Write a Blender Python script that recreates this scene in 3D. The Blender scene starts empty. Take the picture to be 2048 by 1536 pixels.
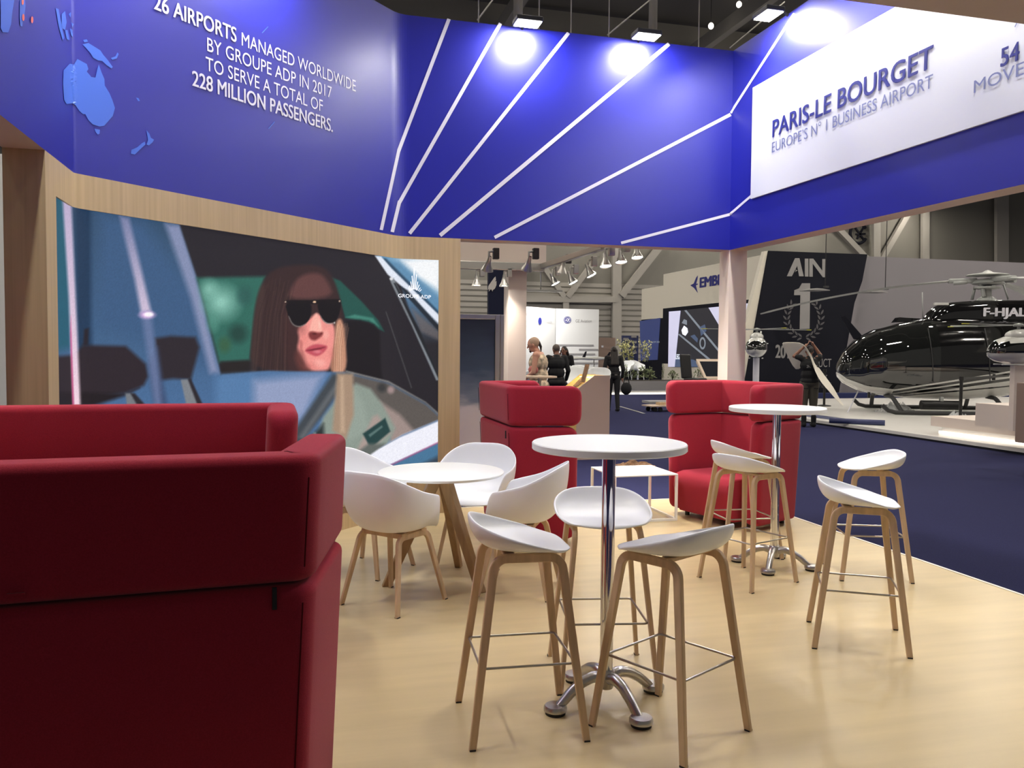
import bpy, bmesh, math, random
import numpy as np
from mathutils import Vector, Matrix
from mathutils.geometry import tessellate_polygon
random.seed(7); np.random.seed(7)
SC = bpy.context.scene; COL = SC.collection
PI = math.pi
# ------------------------------------------------------------------ camera, world, exposure
F_PX, YAW, PITCH, ROLL, EYE = 1652.9, math.radians(14.7175), math.radians(2.4449), math.radians(0.4408), 1.55
def cam_axes():
    cy, sy, cp, sp = math.cos(YAW), math.sin(YAW), math.cos(PITCH), math.sin(PITCH)
    fwd = np.array([sy*cp, cy*cp, -sp]); r = np.array([cy, -sy, 0.]); u = np.cross(r, fwd)
    c, s = math.cos(ROLL), math.sin(ROLL)
    return c*r+s*u, -s*r+c*u, fwd
CR, CU, CF = cam_axes(); CO = np.array([0, 0, EYE])
cd = bpy.data.cameras.new('camera'); cam = bpy.data.objects.new('camera', cd); COL.objects.link(cam)
cd.sensor_fit = 'HORIZONTAL'; cd.sensor_width = 36.0; cd.lens = 36.0*F_PX/2048; cd.clip_end = 300
cam.matrix_world = Matrix(((CR[0], CU[0], -CF[0], 0), (CR[1], CU[1], -CF[1], 0), (CR[2], CU[2], -CF[2], EYE), (0, 0, 0, 1)))
SC.camera = cam
W = bpy.data.worlds.new('hall_air'); SC.world = W; W.use_nodes = True
W.node_tree.nodes['Background'].inputs[0].default_value = (1.0, 0.95, 0.88, 1)
W.node_tree.nodes['Background'].inputs[1].default_value = 0.14
SC.view_settings.view_transform = 'Standard'; SC.view_settings.look = 'None'
SC.view_settings.exposure = 0.0; SC.view_settings.gamma = 1.0; SC.view_settings.use_curve_mapping = False
HALL_L = 140.0        # radiance of each hall ceiling lamp
FLOOD_W = 46.0       # power of one booth floodlight
def lamp_light(name, loc, direction, power, sx, sy, color=(1, .97, .94), parent=None, spread=PI, shape='RECTANGLE'):
    d = bpy.data.lights.new(name, 'AREA'); d.energy = power; d.shape = shape; d.size = sx; d.size_y = sy; d.color = color; d.spread = spread
    o = bpy.data.objects.new(name, d); COL.objects.link(o); o.location = loc
    o.rotation_euler = Vector(direction).to_track_quat('-Z', 'Y').to_euler()
    if parent: o.parent = parent
    return o
# ------------------------------------------------------------------ photo-pixel helpers (used to measure where graphics sit on real surfaces)
def ray(px):
    px = np.atleast_2d(np.asarray(px, float))
    return ((px[:, 0:1]-1024)*CR-(px[:, 1:2]-768)*CU)/F_PX+CF
def hit(px, axis, val):
    d = ray(px); t = (val-CO[axis])/d[:, axis]; return CO+d*t[:, None]
def proj(P):
    d = np.asarray(P, float)-CO; z = d@CF
    return np.stack([1024+F_PX*(d@CR)/z, 768-F_PX*(d@CU)/z], -1)
def campt(px, py, depth):            # point at a given distance along the optical axis
    return (CO+ray((px, py))*depth)[0]
# ------------------------------------------------------------------ materials
def lin(c):
    c = np.asarray(c, float)/255.0
    return tuple(np.where(c <= .04045, c/12.92, ((c+.055)/1.055)**2.4))
def mat(name, rgb, rough=.5, metal=0., spec=.5, emit=0., noise=None, bump=None, coat=0., alpha=1., trans=0., sheen=0.):
    m = bpy.data.materials.new(name); m.use_nodes = True; nt = m.node_tree; b = nt.nodes['Principled BSDF']
    c = lin(rgb); b.inputs['Base Color'].default_value = (*c, 1); b.inputs['Roughness'].default_value = rough
    b.inputs['Metallic'].default_value = metal; b.inputs['Specular IOR Level'].default_value = spec
    b.inputs['Coat Weight'].default_value = coat; b.inputs['Alpha'].default_value = alpha; b.inputs['Transmission Weight'].default_value = trans
    b.inputs['Sheen Weight'].default_value = sheen
    if emit:
        b.inputs['Emission Color'].default_value = (*c, 1); b.inputs['Emission Strength'].default_value = emit
    if noise or bump:
        tc = nt.nodes.new('ShaderNodeTexCoord'); mp = nt.nodes.new('ShaderNodeMapping'); nz = nt.nodes.new('ShaderNodeTexNoise')
        nt.links.new(tc.outputs['Object'], mp.inputs[0]); nt.links.new(mp.outputs[0], nz.inputs['Vector'])
        sc, amt = (noise or bump)[:2]
        mp.inputs['Scale'].default_value = sc if isinstance(sc, tuple) else (sc, sc, sc)
        nz.inputs['Scale'].default_value = 1.0; nz.inputs['Detail'].default_value = 4.0
        if noise:
            rp = nt.nodes.new('ShaderNodeValToRGB'); cc = np.array(c)
            rp.color_ramp.elements[0].color = (*np.clip(cc*(1-amt), 0, 1), 1); rp.color_ramp.elements[1].color = (*np.clip(cc*(1+amt), 0, 1), 1)
            rp.color_ramp.elements[0].position = .3; rp.color_ramp.elements[1].position = .7
            nt.links.new(nz.outputs[0], rp.inputs[0]); nt.links.new(rp.outputs[0], b.inputs['Base Color'])
        if bump:
            bp = nt.nodes.new('ShaderNodeBump'); bp.inputs['Strength'].default_value = bump[1]; bp.inputs['Distance'].default_value = .002
            if noise:
                n2 = nt.nodes.new('ShaderNodeTexNoise'); n2.inputs['Scale'].default_value = bump[0]; nt.links.new(tc.outputs['Object'], n2.inputs['Vector']); nt.links.new(n2.outputs[0], bp.inputs['Height'])
            else: nt.links.new(nz.outputs[0], bp.inputs['Height'])
            nt.links.new(bp.outputs[0], b.inputs['Normal'])
    return m
M = dict(
 deck=mat('booth_floor_oak', (197, 177, 134), .32, spec=.4, noise=((.9, 9., 9.), .07)),
 carpet=mat('blue_carpet', (42, 44, 80), .95, spec=.1, noise=(180., .25), bump=(260., .5)),
 white_trim=mat('white_edge', (235, 228, 215), .4),
 blue=mat('blue_vinyl', (21, 26, 146), .42, spec=.7),
 soffit=mat('fascia_soffit', (205, 185, 172), .5),
 oak=mat('oak_veneer', (190, 168, 128), .5, spec=.35, noise=((38., 38., .9), .10)),
 legwood=mat('oak_leg', (204, 176, 140), .45, spec=.4, noise=((30., 30., 2.5), .16)),
 tablewood=mat('dark_oak_leg', (160, 128, 88), .45, spec=.4, noise=((30., 30., 2.5), .16)),
 shell=mat('white_shell_plastic', (244, 246, 247), .34, spec=.5),
 top=mat('white_laminate', (246, 248, 243), .35, spec=.45),
 chrome=mat('chrome', (225, 225, 228), .07, metal=1.),
 alu=mat('cast_aluminium', (190, 188, 184), .28, metal=1.),
 steel=mat('satin_steel', (185, 178, 168), .3, metal=1.),
 red=mat('red_wool', (156, 38, 54), .95, spec=.12, noise=(240., .12), bump=(420., .35), sheen=.12),
 seam=mat('red_seam', (84, 14, 22), .95, spec=.1),
 tag=mat('black_tag', (22, 22, 24), .6),
 rubber=mat('black_rubber', (24, 22, 22), .6),
 white=mat('white_print', (226, 226, 236), .4),
 map=mat('light_blue_print', (70, 112, 214), .36),
 orange=mat('orange_print', (235, 110, 70), .4),
 navytext=mat('navy_print', (40, 46, 132), .4),
 greytext=mat('slate_print', (120, 128, 172), .4),
 panelwhite=mat('white_panel', (222, 226, 234), .36),
 black=mat('black_metal', (20, 20, 22), .45),
 dark=mat('dark_ceiling', (96, 94, 90), .8),
 darkbeam=mat('dark_beam', (140, 137, 130), .7),
 hallgrey=mat('hall_wall_grey', (126, 123, 115), .7),
 hallsteel=mat('hall_steel_grey', (160, 156, 148), .6),
 pinkwhite=mat('warm_white_panel', (228, 214, 204), .5),
 cream=mat('cream_panel', (232, 226, 210), .5),
 coolwhite=mat('cool_white_panel', (224, 224, 222), .5),
 charcoal=mat('charcoal_panel', (30, 31, 40), .85, spec=.15),
 navy=mat('navy_panel', (30, 34, 58), .7, spec=.2),
 midblue=mat('mid_blue_panel', (52, 60, 104), .4),
 greypurple=mat('grey_violet_wall', (132, 128, 134), .55),
 greyprint=mat('grey_print', (152, 150, 150), .5),
 paleprint=mat('pale_print', (206, 202, 196), .5),
 lightoak=mat('light_oak_panel', (214, 192, 172), .5),
 yellowoak=mat('honey_oak', (236, 196, 120), .45, noise=((20., 3., 3.), .08)),
 lecternside=mat('lectern_side_laminate', (204, 180, 164), .5),
 taupe=mat('taupe_panel', (150, 128, 116), .5),
 glossblack=mat('gloss_black_paint', (14, 14, 16), .06, spec=.7, coat=1.),
 glossglass=mat('tinted_windscreen', (22, 24, 24), .03, spec=.8, coat=1.),
 glosswhite=mat('gloss_white_paint', (212, 212, 208), .2, coat=.6),
 rotor=mat('rotor_grey', (165, 168, 166), .4),
 darkrubber=mat('dark_grey_skid', (46, 46, 48), .5),
 yellow=mat('yellow_tip', (220, 220, 90), .4),
 film=mat('clear_film', (225, 228, 230), .12, alpha=.35, spec=.8),
 platform=mat('white_platform', (224, 222, 218), .32),
 lampglow=mat('lamp_glass', (255, 250, 240), .4, emit=30.),
 softglow=mat('spot_lens', (255, 244, 225), .4, emit=6.),
 striplight=mat('strip_light', (255, 246, 232), .4, emit=1.6),
 halllamp=mat('high_bay_glass', (255, 246, 232), .4, emit=HALL_L),
 skin=mat('skin', (214, 160, 138), .5), skindark=mat('skin_tan', (146, 104, 86), .5),
 hairdark=mat('dark_hair', (34, 26, 24), .5), hairgrey=mat('cropped_grey_hair', (92, 82, 76), .6), hairfair=mat('short_fair_hair', (190, 160, 138), .6),
 clothblack=mat('black_cloth', (22, 22, 26), .85), clothgrey=mat('olive_cloth', (88, 84, 74), .9), floral=mat('floral_cloth', (206, 186, 160), .85, noise=(14., .55)),
 pinkcloth=mat('pink_patch', (206, 128, 122), .85), olivecloth=mat('olive_yellow_cloth', (170, 160, 110), .85),
 lip=mat('lips', (170, 92, 88), .5), eyedark=mat('eye_dark', (30, 24, 22), .3),
 leaf=mat('leaf_green', (128, 140, 100), .7, noise=(30., .3)), leafpale=mat('pale_leaf', (206, 206, 150), .7), soil=mat('dark_soil', (50, 42, 34), .95),
 photo=mat('printed_brochure', (150, 112, 78), .5, noise=(22., .5)),
 sheetmat=mat('white_sheet', (222, 216, 204), .6),
)
# ------------------------------------------------------------------ object helpers
def link(o, parent=None):
    COL.objects.link(o)
    if parent: o.parent = parent
    return o
def tag(o, label, cat=None, group=None, kind=None):
    if label: o['label'] = label
    if cat: o['category'] = cat
    if group: o['group'] = group
    if kind: o['kind'] = kind
    return o
def thing(name, label, cat, loc=(0, 0, 0), rz=0., group=None, kind=None):
    o = bpy.data.objects.new(name, None); link(o); o.location = loc; o.rotation_euler = (0, 0, rz); o.empty_display_size = .1
    return tag(o, label, cat, group, kind)
class MB:
    """collects geometry for ONE mesh object"""
    def __init__(s): s.v = []; s.f = []; s.mi = []; s.sm = []
    def add(s, vs, fs, mi=0, smooth=False):
        b = len(s.v); s.v += [tuple(map(float, p)) for p in vs]
        for f in fs: s.f.append([b+i for i in f]); s.mi.append(mi); s.sm.append(smooth)
        return s
    def box(s, lo, hi, mi=0, M4=None):
        x0, y0, z0 = lo; x1, y1, z1 = hi
        vs = [(x0, y0, z0), (x1, y0, z0), (x1, y1, z0), (x0, y1, z0), (x0, y0, z1), (x1, y0, z1), (x1, y1, z1), (x0, y1, z1)]
        if M4 is not None: vs = [tuple(M4 @ Vector(p)) for p in vs]
        return s.add(vs, [(0, 3, 2, 1), (4, 5, 6, 7), (0, 1, 5, 4), (1, 2, 6, 5), (2, 3, 7, 6), (3, 0, 4, 7)], mi)
    def bar(s, p, q, w, h=None, mi=0, up=(0, 0, 1)):
        return s.sweep([p, q], rect(w, h or w), mi, up=up, smooth=False)
    def sweep(s, path, prof, mi=0, up=(0, 0, 1), closed=False, smooth=True, radii=None, caps=True):
        P = [Vector(p) for p in path]; n = len(P); k = len(prof); rings = []; upv = Vector(up); prevx = None
        for i in range(n):
            a = P[i-1] if (i > 0 or closed) else P[i]; b = P[(i+1) % n] if (i < n-1 or closed) else P[i]
            t = (b-a).normalized()
            if prevx is None:
                x = t.cross(upv)
                if x.length < 1e-4: x = t.cross(Vector((1, 0, 0)))
            else: x = prevx-t*prevx.dot(t)
            x.normalize(); y = x.cross(t); prevx = x
            r = radii[i] if radii else 1.
            # mitre stretch
            rings.append([P[i]+x*(c[0]*r)+y*(c[1]*r) for c in prof])
        vs = [p for r in rings for p in r]; fs = []
        m = n if closed else n-1
        for i in range(m):
            for j in range(k):
                a = i*k+j; b = i*k+(j+1) % k; c = ((i+1) % n)*k+(j+1) % k; d = ((i+1) % n)*k+j
                fs.append((a, d, c, b))
        s.add(vs, fs, mi, smooth)
        if caps and not closed:
            s.add(rings[0], [tuple(range(k))], mi); s.add(rings[-1], [tuple(reversed(range(k)))], mi)
        return s
    def tube(s, path, r, mi=0, n=10, closed=False, radii=None): return s.sweep(path, circ(r, n), mi, closed=closed, radii=radii)
    def lathe(s, prof, n=32, mi=0, c=(0, 0, 0), smooth=True):
        k = len(prof); vs = []; fs = []
        for i in range(n):
            a = 2*PI*i/n
            for r, z in prof: vs.append((c[0]+r*math.cos(a), c[1]+r*math.sin(a), c[2]+z))
        for i in range(n):
            for j in range(k-1):
                fs.append((i*k+j, ((i+1) % n)*k+j, ((i+1) % n)*k+j+1, i*k+j+1))
        s.add(vs, fs, mi, smooth)
        if prof[0][0] > 1e-5: s.add([vs[i*k] for i in range(n)], [tuple(reversed(range(n)))], mi)
        if prof[-1][0] > 1e-5: s.add([vs[i*k+k-1] for i in range(n)], [tuple(range(n))], mi)
        return s
    def ball(s, c, r, mi=0, n=12, m=8, R3=None):
        rx, ry, rz = (r, r, r) if not hasattr(r, '__len__') else r
        vs = []; fs = []
        for j in range(m+1):
            ph = PI*j/m
            for i in range(n):
                th = 2*PI*i/n; p = Vector((rx*math.sin(ph)*math.cos(th), ry*math.sin(ph)*math.sin(th), rz*math.cos(ph)))
                if R3 is not None: p = R3 @ p
                vs.append(Vector(c)+p)
        for j in range(m):
            for i in range(n): fs.append((j*n+i, (j+1)*n+i, (j+1)*n+(i+1) % n, j*n+(i+1) % n))
        return s.add(vs, fs, mi, True)
    def prism(s, poly, p0, ux, uy, th, mi=0):
        """2D polygon in frame (p0; ux, uy), given thickness along ux x uy (centred front at 0, back at -th)"""
        ux = Vector(ux); uy = Vector(uy); nz = ux.cross(uy).normalized(); p0 = Vector(p0); k = len(poly)
        A = [p0+ux*a+uy*b for a, b in poly]; B = [p-nz*th for p in A]
        tris = tessellate_polygon([[Vector((a, b, 0)) for a, b in poly]])
        s.add(A+B, [t for t in tris]+[tuple(k+i for i in reversed(t)) for t in tris]+[(i, k+i, k+(i+1) % k, (i+1) % k) for i in range(k)], mi)
        return s
    def build(s, name, mats, parent=None, bevel=0., seg=2, subsurf=0, solid=0., recalc=True, weld=True, auto=None):
        me = bpy.data.meshes.new(name); me.from_pydata(s.v, [], s.f)
        for m in (mats if isinstance(mats, (list, tuple)) else [mats]): me.materials.append(m)
        me.polygons.foreach_set('material_index', s.mi); me.polygons.foreach_set('use_smooth', s.sm)
        if weld or recalc:
            bm = bmesh.new(); bm.from_mesh(me)
            bmesh.ops.delete(bm, geom=[v for v in bm.verts if not v.link_faces], context='VERTS')
            if weld: bmesh.ops.remove_doubles(bm, verts=bm.verts, dist=1e-5)
            if recalc: bmesh.ops.recalc_face_normals(bm, faces=bm.faces)
            for e in bm.edges:
                if len(e.link_faces) == 2 and e.calc_face_angle(0.) > .75: e.smooth = False
            bm.to_mesh(me); bm.free()
        o = bpy.data.objects.new(name, me); link(o, parent)
        if solid:
            md = o.modifiers.new('solid', 'SOLIDIFY'); md.thickness = solid; md.offset = 0
        if bevel:
            md = o.modifiers.new('bevel', 'BEVEL'); md.width = bevel; md.segments = seg; md.limit_method = 'ANGLE'; md.angle_limit = .7
        if subsurf:
            md = o.modifiers.new('sub', 'SUBSURF'); md.levels = subsurf; md.render_levels = subsurf
        return o
def rect(w, h): return [(-w/2, -h/2), (w/2, -h/2), (w/2, h/2), (-w/2, h/2)]
def rrect(w, h, r, n=3):
    out = []
    for cx, cy, a0 in ((w/2-r, h/2-r, 0), (-w/2+r, h/2-r, 90), (-w/2+r, -h/2+r, 180), (w/2-r, -h/2+r, 270)):
        for i in range(n+1):
            a = math.radians(a0+90*i/n); out.append((cx+r*math.cos(a), cy+r*math.sin(a)))
    return out
def circ(r, n=10): return [(r*math.cos(2*PI*i/n), r*math.sin(2*PI*i/n)) for i in range(n)]
def fillet(pts, r, n=6, rs=None):
    """round the inner corners of a polyline"""
    P = [Vector(p) for p in pts]; out = [P[0]]
    for i in range(1, len(P)-1):
        a = (P[i-1]-P[i]); b = (P[i+1]-P[i]); la, lb = a.length, b.length; a.normalize(); b.normalize()
        th = a.angle(b); r = rs[i-1] if rs else r; t = min(r/math.tan(th/2), la*.49, lb*.49); rr = t*math.tan(th/2)
        c = P[i]+(a+b).normalized()*(rr/math.sin(th/2)); s = P[i]+a*t; e = P[i]+b*t
        v0 = s-c; v1 = e-c; w = v0.angle(v1)
        for k in range(n+1):
            f = k/n; out.append(c+(v0*math.sin((1-f)*w)+v1*math.sin(f*w))/math.sin(w))
    out.append(P[-1]); return out
def dup(root, loc, rz, label):
    r = root.copy(); COL.objects.link(r); r.location = loc; r.rotation_euler = (0, 0, rz); r['label'] = label
    for ch in list(root.children):
        c = ch.copy(); COL.objects.link(c); c.parent = r
        for g in ch.children:
            d = g.copy(); COL.objects.link(d); d.parent = c
    return r
def text_mesh(s, bold=0.0, space=1.0):
    cu = bpy.data.curves.new('t', 'FONT'); cu.body = s; cu.offset = 0.0; cu.space_character = space; cu.resolution_u = 4
    o = bpy.data.objects.new('t', cu); COL.objects.link(o)
    dg = bpy.context.evaluated_depsgraph_get(); dg.update()
    me = bpy.data.meshes.new_from_object(o.evaluated_get(dg))
    vs = np.array([v.co[:] for v in me.vertices]); fs = [tuple(p.vertices) for p in me.polygons]
    bpy.data.objects.remove(o); bpy.data.curves.remove(cu); bpy.data.meshes.remove(me)
    if bold > 0:      # heavier strokes: overlaid copies a hair apart
        n = len(vs); offs = [(-1.4, -.5), (1.4, .5), (-.7, .5), (.7, -.5), (0, 0)]
        fs = [tuple(i+k*n for i in f) for k in range(len(offs)) for f in fs]; vs = np.concatenate([vs+np.array([a*bold, b*bold, k*.0006]) for k, (a, b) in enumerate(offs)])
    return vs, fs
CAP = None
def lettering(name, s, W0, W1, cap, m, parent, n, bold=0., space=1., mb=None, lift=.003, up=(0, 0, 1)):
    """write s on a plane from world point W0 to W1 along its baseline, capitals 'cap' metres tall, facing n"""
    global CAP
    if CAP is None: v, _ = text_mesh('H'); CAP = v[:, 1].max()
    vs, fs = text_mesh(s, bold, space); x0, x1 = vs[:, 0].min(), vs[:, 0].max()
    W0 = np.asarray(W0, float); W1 = np.asarray(W1, float); u = (W1-W0)/(x1-x0); n = np.asarray(n, float)/np.linalg.norm(n)
    P = W0+n*(lift+vs[:, 2:3])+(vs[:, 0:1]-x0)*u+vs[:, 1:2]*(np.asarray(up, float)*cap/CAP)
    own = mb is None; mb = mb or MB(); mb.add(P, fs)
    if own: return mb.build(name, m, parent, recalc=False)
    return mb
# ------------------------------------------------------------------ the setting: hall and booth shell
AX, AY, BX, BY, CX, HF, HT = .916, 7.630, -1.265, 5.449, 4.285, 2.572, 4.567
TH = .2; FY = 2.13                     # fascia thickness, inner plane of the front fascia
S2 = math.sqrt(.5)
def structure(o, label, cat): return tag(o, label, cat, kind='structure')
structure(MB().box((-25, -8, -.34), (60, 60, -.04)).build('floor', M['carpet']), 'dark blue carpet of the exhibition hall aisles', 'floor')
structure(MB().box((-1.7, 1.75, -.04), (CX+TH, AY+TH, 0)).build('floor_booth', M['deck']), 'pale oak raised floor of the booth', 'floor')
t = MB(); t.box((CX+TH, 1.75, -.04), (CX+TH+.022, AY+TH+.022, .004)); structure(t.build('trim_1', M['white_trim']), 'white edging strip along the right side of the oak floor', 'trim')
t = MB(); t.box((-1.7, AY+TH, -.04), (CX+TH, AY+TH+.022, .004)); structure(t.build('trim_2', M['white_trim']), 'white edging strip along the rear of the oak floor', 'trim')
HW = 46.0
structure(MB().box((-25, HW, -.04), (60, HW+.3, 14)).build('wall_back', M['hallgrey']), 'grey end wall of the exhibition hall', 'wall')
structure(MB().box((-25, -8, 13.2), (60, 60, 13.5)).build('ceiling', M['dark']), 'dark unlit ceiling high over the hall', 'ceiling')
# ribbed cladding on the lower hall wall
b = MB()
for i in range(16): b.box((-10, HW-.03, .4+i*.32), (45, HW, .4+i*.32+.22))
structure(b.build('trim_3', M['hallsteel']), 'ribbed metal cladding low on the hall end wall', 'trim')
def wpt(px, py, y=HW-.15): return Vector(hit((px, py), 1, y)[0])
def hall_bar(name, p, q, w, label, y=HW-.3):
    a = wpt(*p, y); c = wpt(*q, y)
    return structure(MB().bar(a, c, w, .25, up=(0, 1, 0)).build(name, M['hallsteel']), label, name.split('_')[-1])
for i, (p, q, w, n, l) in enumerate([
  ((1045, 430), (1045, 790), .42, 'steel_column', 'grey steel column rising behind the white partition'),
  ((1233, 420), (1233, 790), .55, 'steel_column', 'grey steel column rising beside the tan door'),
  ((1131, 596), (1131, 640), .35, 'steel_post', 'short grey post under the meeting point of the braces'),
  ((1020, 598), (1231, 599), .35, 'steel_beam', 'horizontal grey beam joining the two hall columns'),
  ((1078, 520), (1128, 594), .3, 'steel_brace', 'grey diagonal brace left of the short post'),
  ((1190, 520), (1135, 594), .3, 'steel_brace', 'grey diagonal brace right of the short post'),
  ((1330, 480), (1242, 592), .4, 'steel_brace', 'grey diagonal brace right of the hall column'),
  ((1660, 440), (1735, 520), .35, 'steel_brace', 'grey brace falling towards the number wall'),
  ((1820, 420), (1762, 520), .35, 'steel_brace', 'grey brace rising over the helicopter nose'),
  ((1752, 420), (1752, 560), .5, 'steel_column', 'grey hall column above the helicopter nose'),
  ((1850, 400), (1850, 560), .5, 'steel_column', 'slim grey hall column above the helicopter cabin'),
  ((2003, 380), (2003, 560), .95, 'steel_column', 'wide grey hall column above the rotor head')]):
    hall_bar(n, p, q, w, l, HW-.3-.02*i)
# ceiling steel and services
for i in range(7):
    y = 22+i*5.2
    structure(MB().box((-25, y, 12.3), (60, y+.35, 13.0)).build('ceiling_beam', M['darkbeam']), 'dark roof beam crossing the hall ceiling', 'beam')
for i in range(6):
    x = -7.6+i*7.0
    structure(MB().box((x, 5, 11.75), (x+.25, HW, 12.2)).build('ceiling_purlin', M['darkbeam']), 'dark roof girder running along the hall ceiling', 'beam')
def pipe(px, y, r, z0, label, m='darkbeam', name='hanging_pipe', cat='pipe', grp=None):
    x = hit((px, 40), 1, y)[0][0]
    return tag(MB().tube([(x, y, z0), (x, y, 13.2)], r, n=8).build(name, M[m]), label, cat, grp)
pipe(1036, 9.4, .055, 5.2, 'thick dark pipe dropping from the ceiling over the left floodlight')
pipe(1306, 9.4, .055, 4.9, 'thick dark pipe dropping from the ceiling over the right floodlight')
for px in (957, 1078, 1142, 1218, 1398):
    pipe(px, 8.0, .006, 4.6, 'thin suspension cable rising from the back fascia to the ceiling', 'hallsteel', 'suspension_cable', 'cable', 'suspension cables of the back fascia')
for (p, q) in (((985, 0), (955, 40)), ((1300, 0), (1215, 70)), ((1512, 52), (1460, 96))):
    a = hit(p, 1, 8.6)[0]; c = hit(q, 1, 8.3)[0]; a2 = c+(a-c)*2.2
    tag(MB().tube([c, a2], .008, n=6).build('bracing_cable', M['hallsteel']), 'slanting brace cable above the blue back fascia', 'cable', 'slanting brace cables')
# hall ceiling lamps (real high-bay lamps, they light the hall)
hb = None
for i in range(8):
    for j in range(7):
        x = -11+i*7.0; y = 4+j*6.6; q_ = proj([(x, y, 11.2)])[0]
        if y > 8 and 700 < q_[0] < 1480 and -80 < q_[1] < 140: continue
        if hb is None:
            hb = thing('high_bay_lamp', 'round high-bay lamp hanging under the dark hall ceiling', 'lamp', (x, y, 11.2), group='high-bay ceiling lamps')
            MB().lathe([(.03, 1.98), (.03, .55), (.09, .5), (.12, .25), (.42, .03), (.43, .02)], 20).build('reflector', M['black'], hb)
            MB().lathe([(0.0001, .0), (.40, .0), (.40, .015), (.0001, .015)], 20).build('lens', M['halllamp'], hb)
        else: dup(hb, (x, y, 11.2), 0, hb['label'])
for px, py, dd, w_ in ((1422, 52, 26, 'lone'), (1478, 9, 26, 'upper left'), (1500, 8, 27, 'upper right'), (1497, 27, 26, 'lower'), (1508, 14, 30, 'dim middle')):
    c_ = campt(px, py, dd); sl = thing('distant_pendant', 'small bright pendant lamp under the dark ceiling, %s one beside the right fascia' % w_, 'lamp', c_, group='small pendant lamps')
    MB().ball((0, 0, 0), (.085, .085, .10), n=14).build('globe', M['softglow'], sl); MB().tube([(0, 0, .1), (0, 0, 13.2-c_[2])], .01, n=6).build('cord', M['black'], sl)
# ---- booth fascia and media wall
INNER = fillet([(BX, 1.86, 0), (BX, BY, 0), (AX, AY, 0), (CX, AY, 0)], .24, 8, (.05, .24))
SCREEN_PATH = [np.array(p[:2]) for p in fillet([(BX, 1.86, 0), (BX, BY, 0), (AX, AY, 0), (CX, AY, 0)], .24, 8)]
INNER = [np.array(p[:2]) for p in INNER]
def densify(P, d=.25):
    out = [P[0]]
    for a, c in zip(P[:-1], P[1:]):
        n = max(1, int(np.linalg.norm(c-a)/d))
        for k in range(1, n+1): out.append(a+(c-a)*k/n)
    return out
def normals(P):
    N = []
    for i in range(len(P)):
        a = P[max(0, i-1)]; c = P[min(len(P)-1, i+1)]; d = (c-a)/np.linalg.norm(c-a); N.append(np.array([-d[1], d[0]]))
    return N
def cum(P): return np.concatenate([[0], np.cumsum([np.linalg.norm(c-a) for a, c in zip(P[:-1], P[1:])])])
def sub(P, s0, s1):
    s = cum(P); out = []
    def at(v):
        i = min(max(int(np.searchsorted(s, v))-1, 0), len(P)-2); f = (v-s[i])/(s[i+1]-s[i]); return P[i]+(P[i+1]-P[i])*f
    out.append(at(s0)); out += [P[i] for i in range(len(P)) if s0+1e-4 < s[i] < s1-1e-4]; out.append(at(s1)); return out
def strip(mb, P, z0, z1, th, mi=(0, 1, 2)):
    N = normals(P); n = len(P); vs = []
    for p, nn in zip(P, N):
        o = p+nn*th
        vs += [(p[0], p[1], z0), (p[0], p[1], z1), (o[0], o[1], z1), (o[0], o[1], z0)]
    F = {0: [], 1: [], 2: []}
    for i in range(n-1):
        a, c = i*4, (i+1)*4
        F[0].append((a, c, c+1, a+1)); F[2].append((a+1, c+1, c+2, a+2)); F[2].append((a+2, c+2, c+3, a+3)); F[1].append((a+3, c+3, c, a))
    for k in F: mb.add(vs, F[k], mi[k])
    e = (n-1)*4; mb.add(vs, [(0, 1, 2, 3), (e+3, e+2, e+1, e)], mi[2])
    return mb
SI = cum(INNER); SA = [s for p, s in zip(INNER, SI) if abs(p[1]-AY) < 1e-6][0]     # where the back wall starts
def onpath(px, lift=.003):
    d = ray(px); out = np.full((len(d), 3), np.nan); best = np.full(len(d), 1e9)
    segs = [(INNER[i], INNER[i+1]) for i in range(len(INNER)-1)]+[(np.array([CX, AY]), np.array([CX, FY]))]
    for a, c in segs:
        e = c-a; nn = np.array([-e[1], e[0]])/np.linalg.norm(e); den = d[:, :2]@nn; t = ((a-CO[:2])@nn)/np.where(abs(den) < 1e-9, 1e-9, den)
        P = CO+d*t[:, None]; f = ((P[:, :2]-a)@e)/(e@e); ok = (f > -1e-3) & (f < 1+1e-3) & (t > 0) & (t < best)
        Q = P.copy(); Q[:, :2] -= nn*lift; out[ok] = Q[ok]; best[ok] = t[ok]
    return out
def refine(poly, d=9.):
    """triangulate a pixel polygon and subdivide so it can follow the rounded corner"""
    tris = [tuple(np.array(poly[i], float) for i in t) for t in tessellate_polygon([[Vector((*p, 0)) for p in poly]])]
    out = []
    while tris:
        a, b, c = tris.pop(); L = [np.linalg.norm(b-a), np.linalg.norm(c-b), np.linalg.norm(a-c)]; k = int(np.argmax(L))
        if L[k] < d: out.append((a, b, c)); continue
        if k == 1: a, b, c = b, c, a
        elif k == 2: a, b, c = c, a, b
        m = (a+b)/2; tris += [(a, m, c), (m, b, c)]
    return out
def decal(name, polys, m, parent, lift=.003, d=9.):
    mb = MB()
    for poly in polys:
        T = refine(poly, d); P = onpath(np.array([p for t in T for p in t]), lift)
        good = [i for i in range(len(T)) if not np.isnan(P[3*i:3*i+3]).any()]
        mb.add([P[j] for i in good for j in range(3*i, 3*i+3)], [(3*i, 3*i+1, 3*i+2) for i in range(len(good))])
    return mb.build(name, m, parent, recalc=False)
def fascia(name, label, P, z0=HF, z1=HT):
    o = strip(MB(), P, z0, z1, TH).build(name, [M['blue'], M['soffit'], M['coolwhite']]); return tag(o, label, 'fascia sign')
fa = fascia('fascia_sign', 'deep blue fascia with white slogan and light blue world map above the video wall', sub(INNER, 0, SA))
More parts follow.
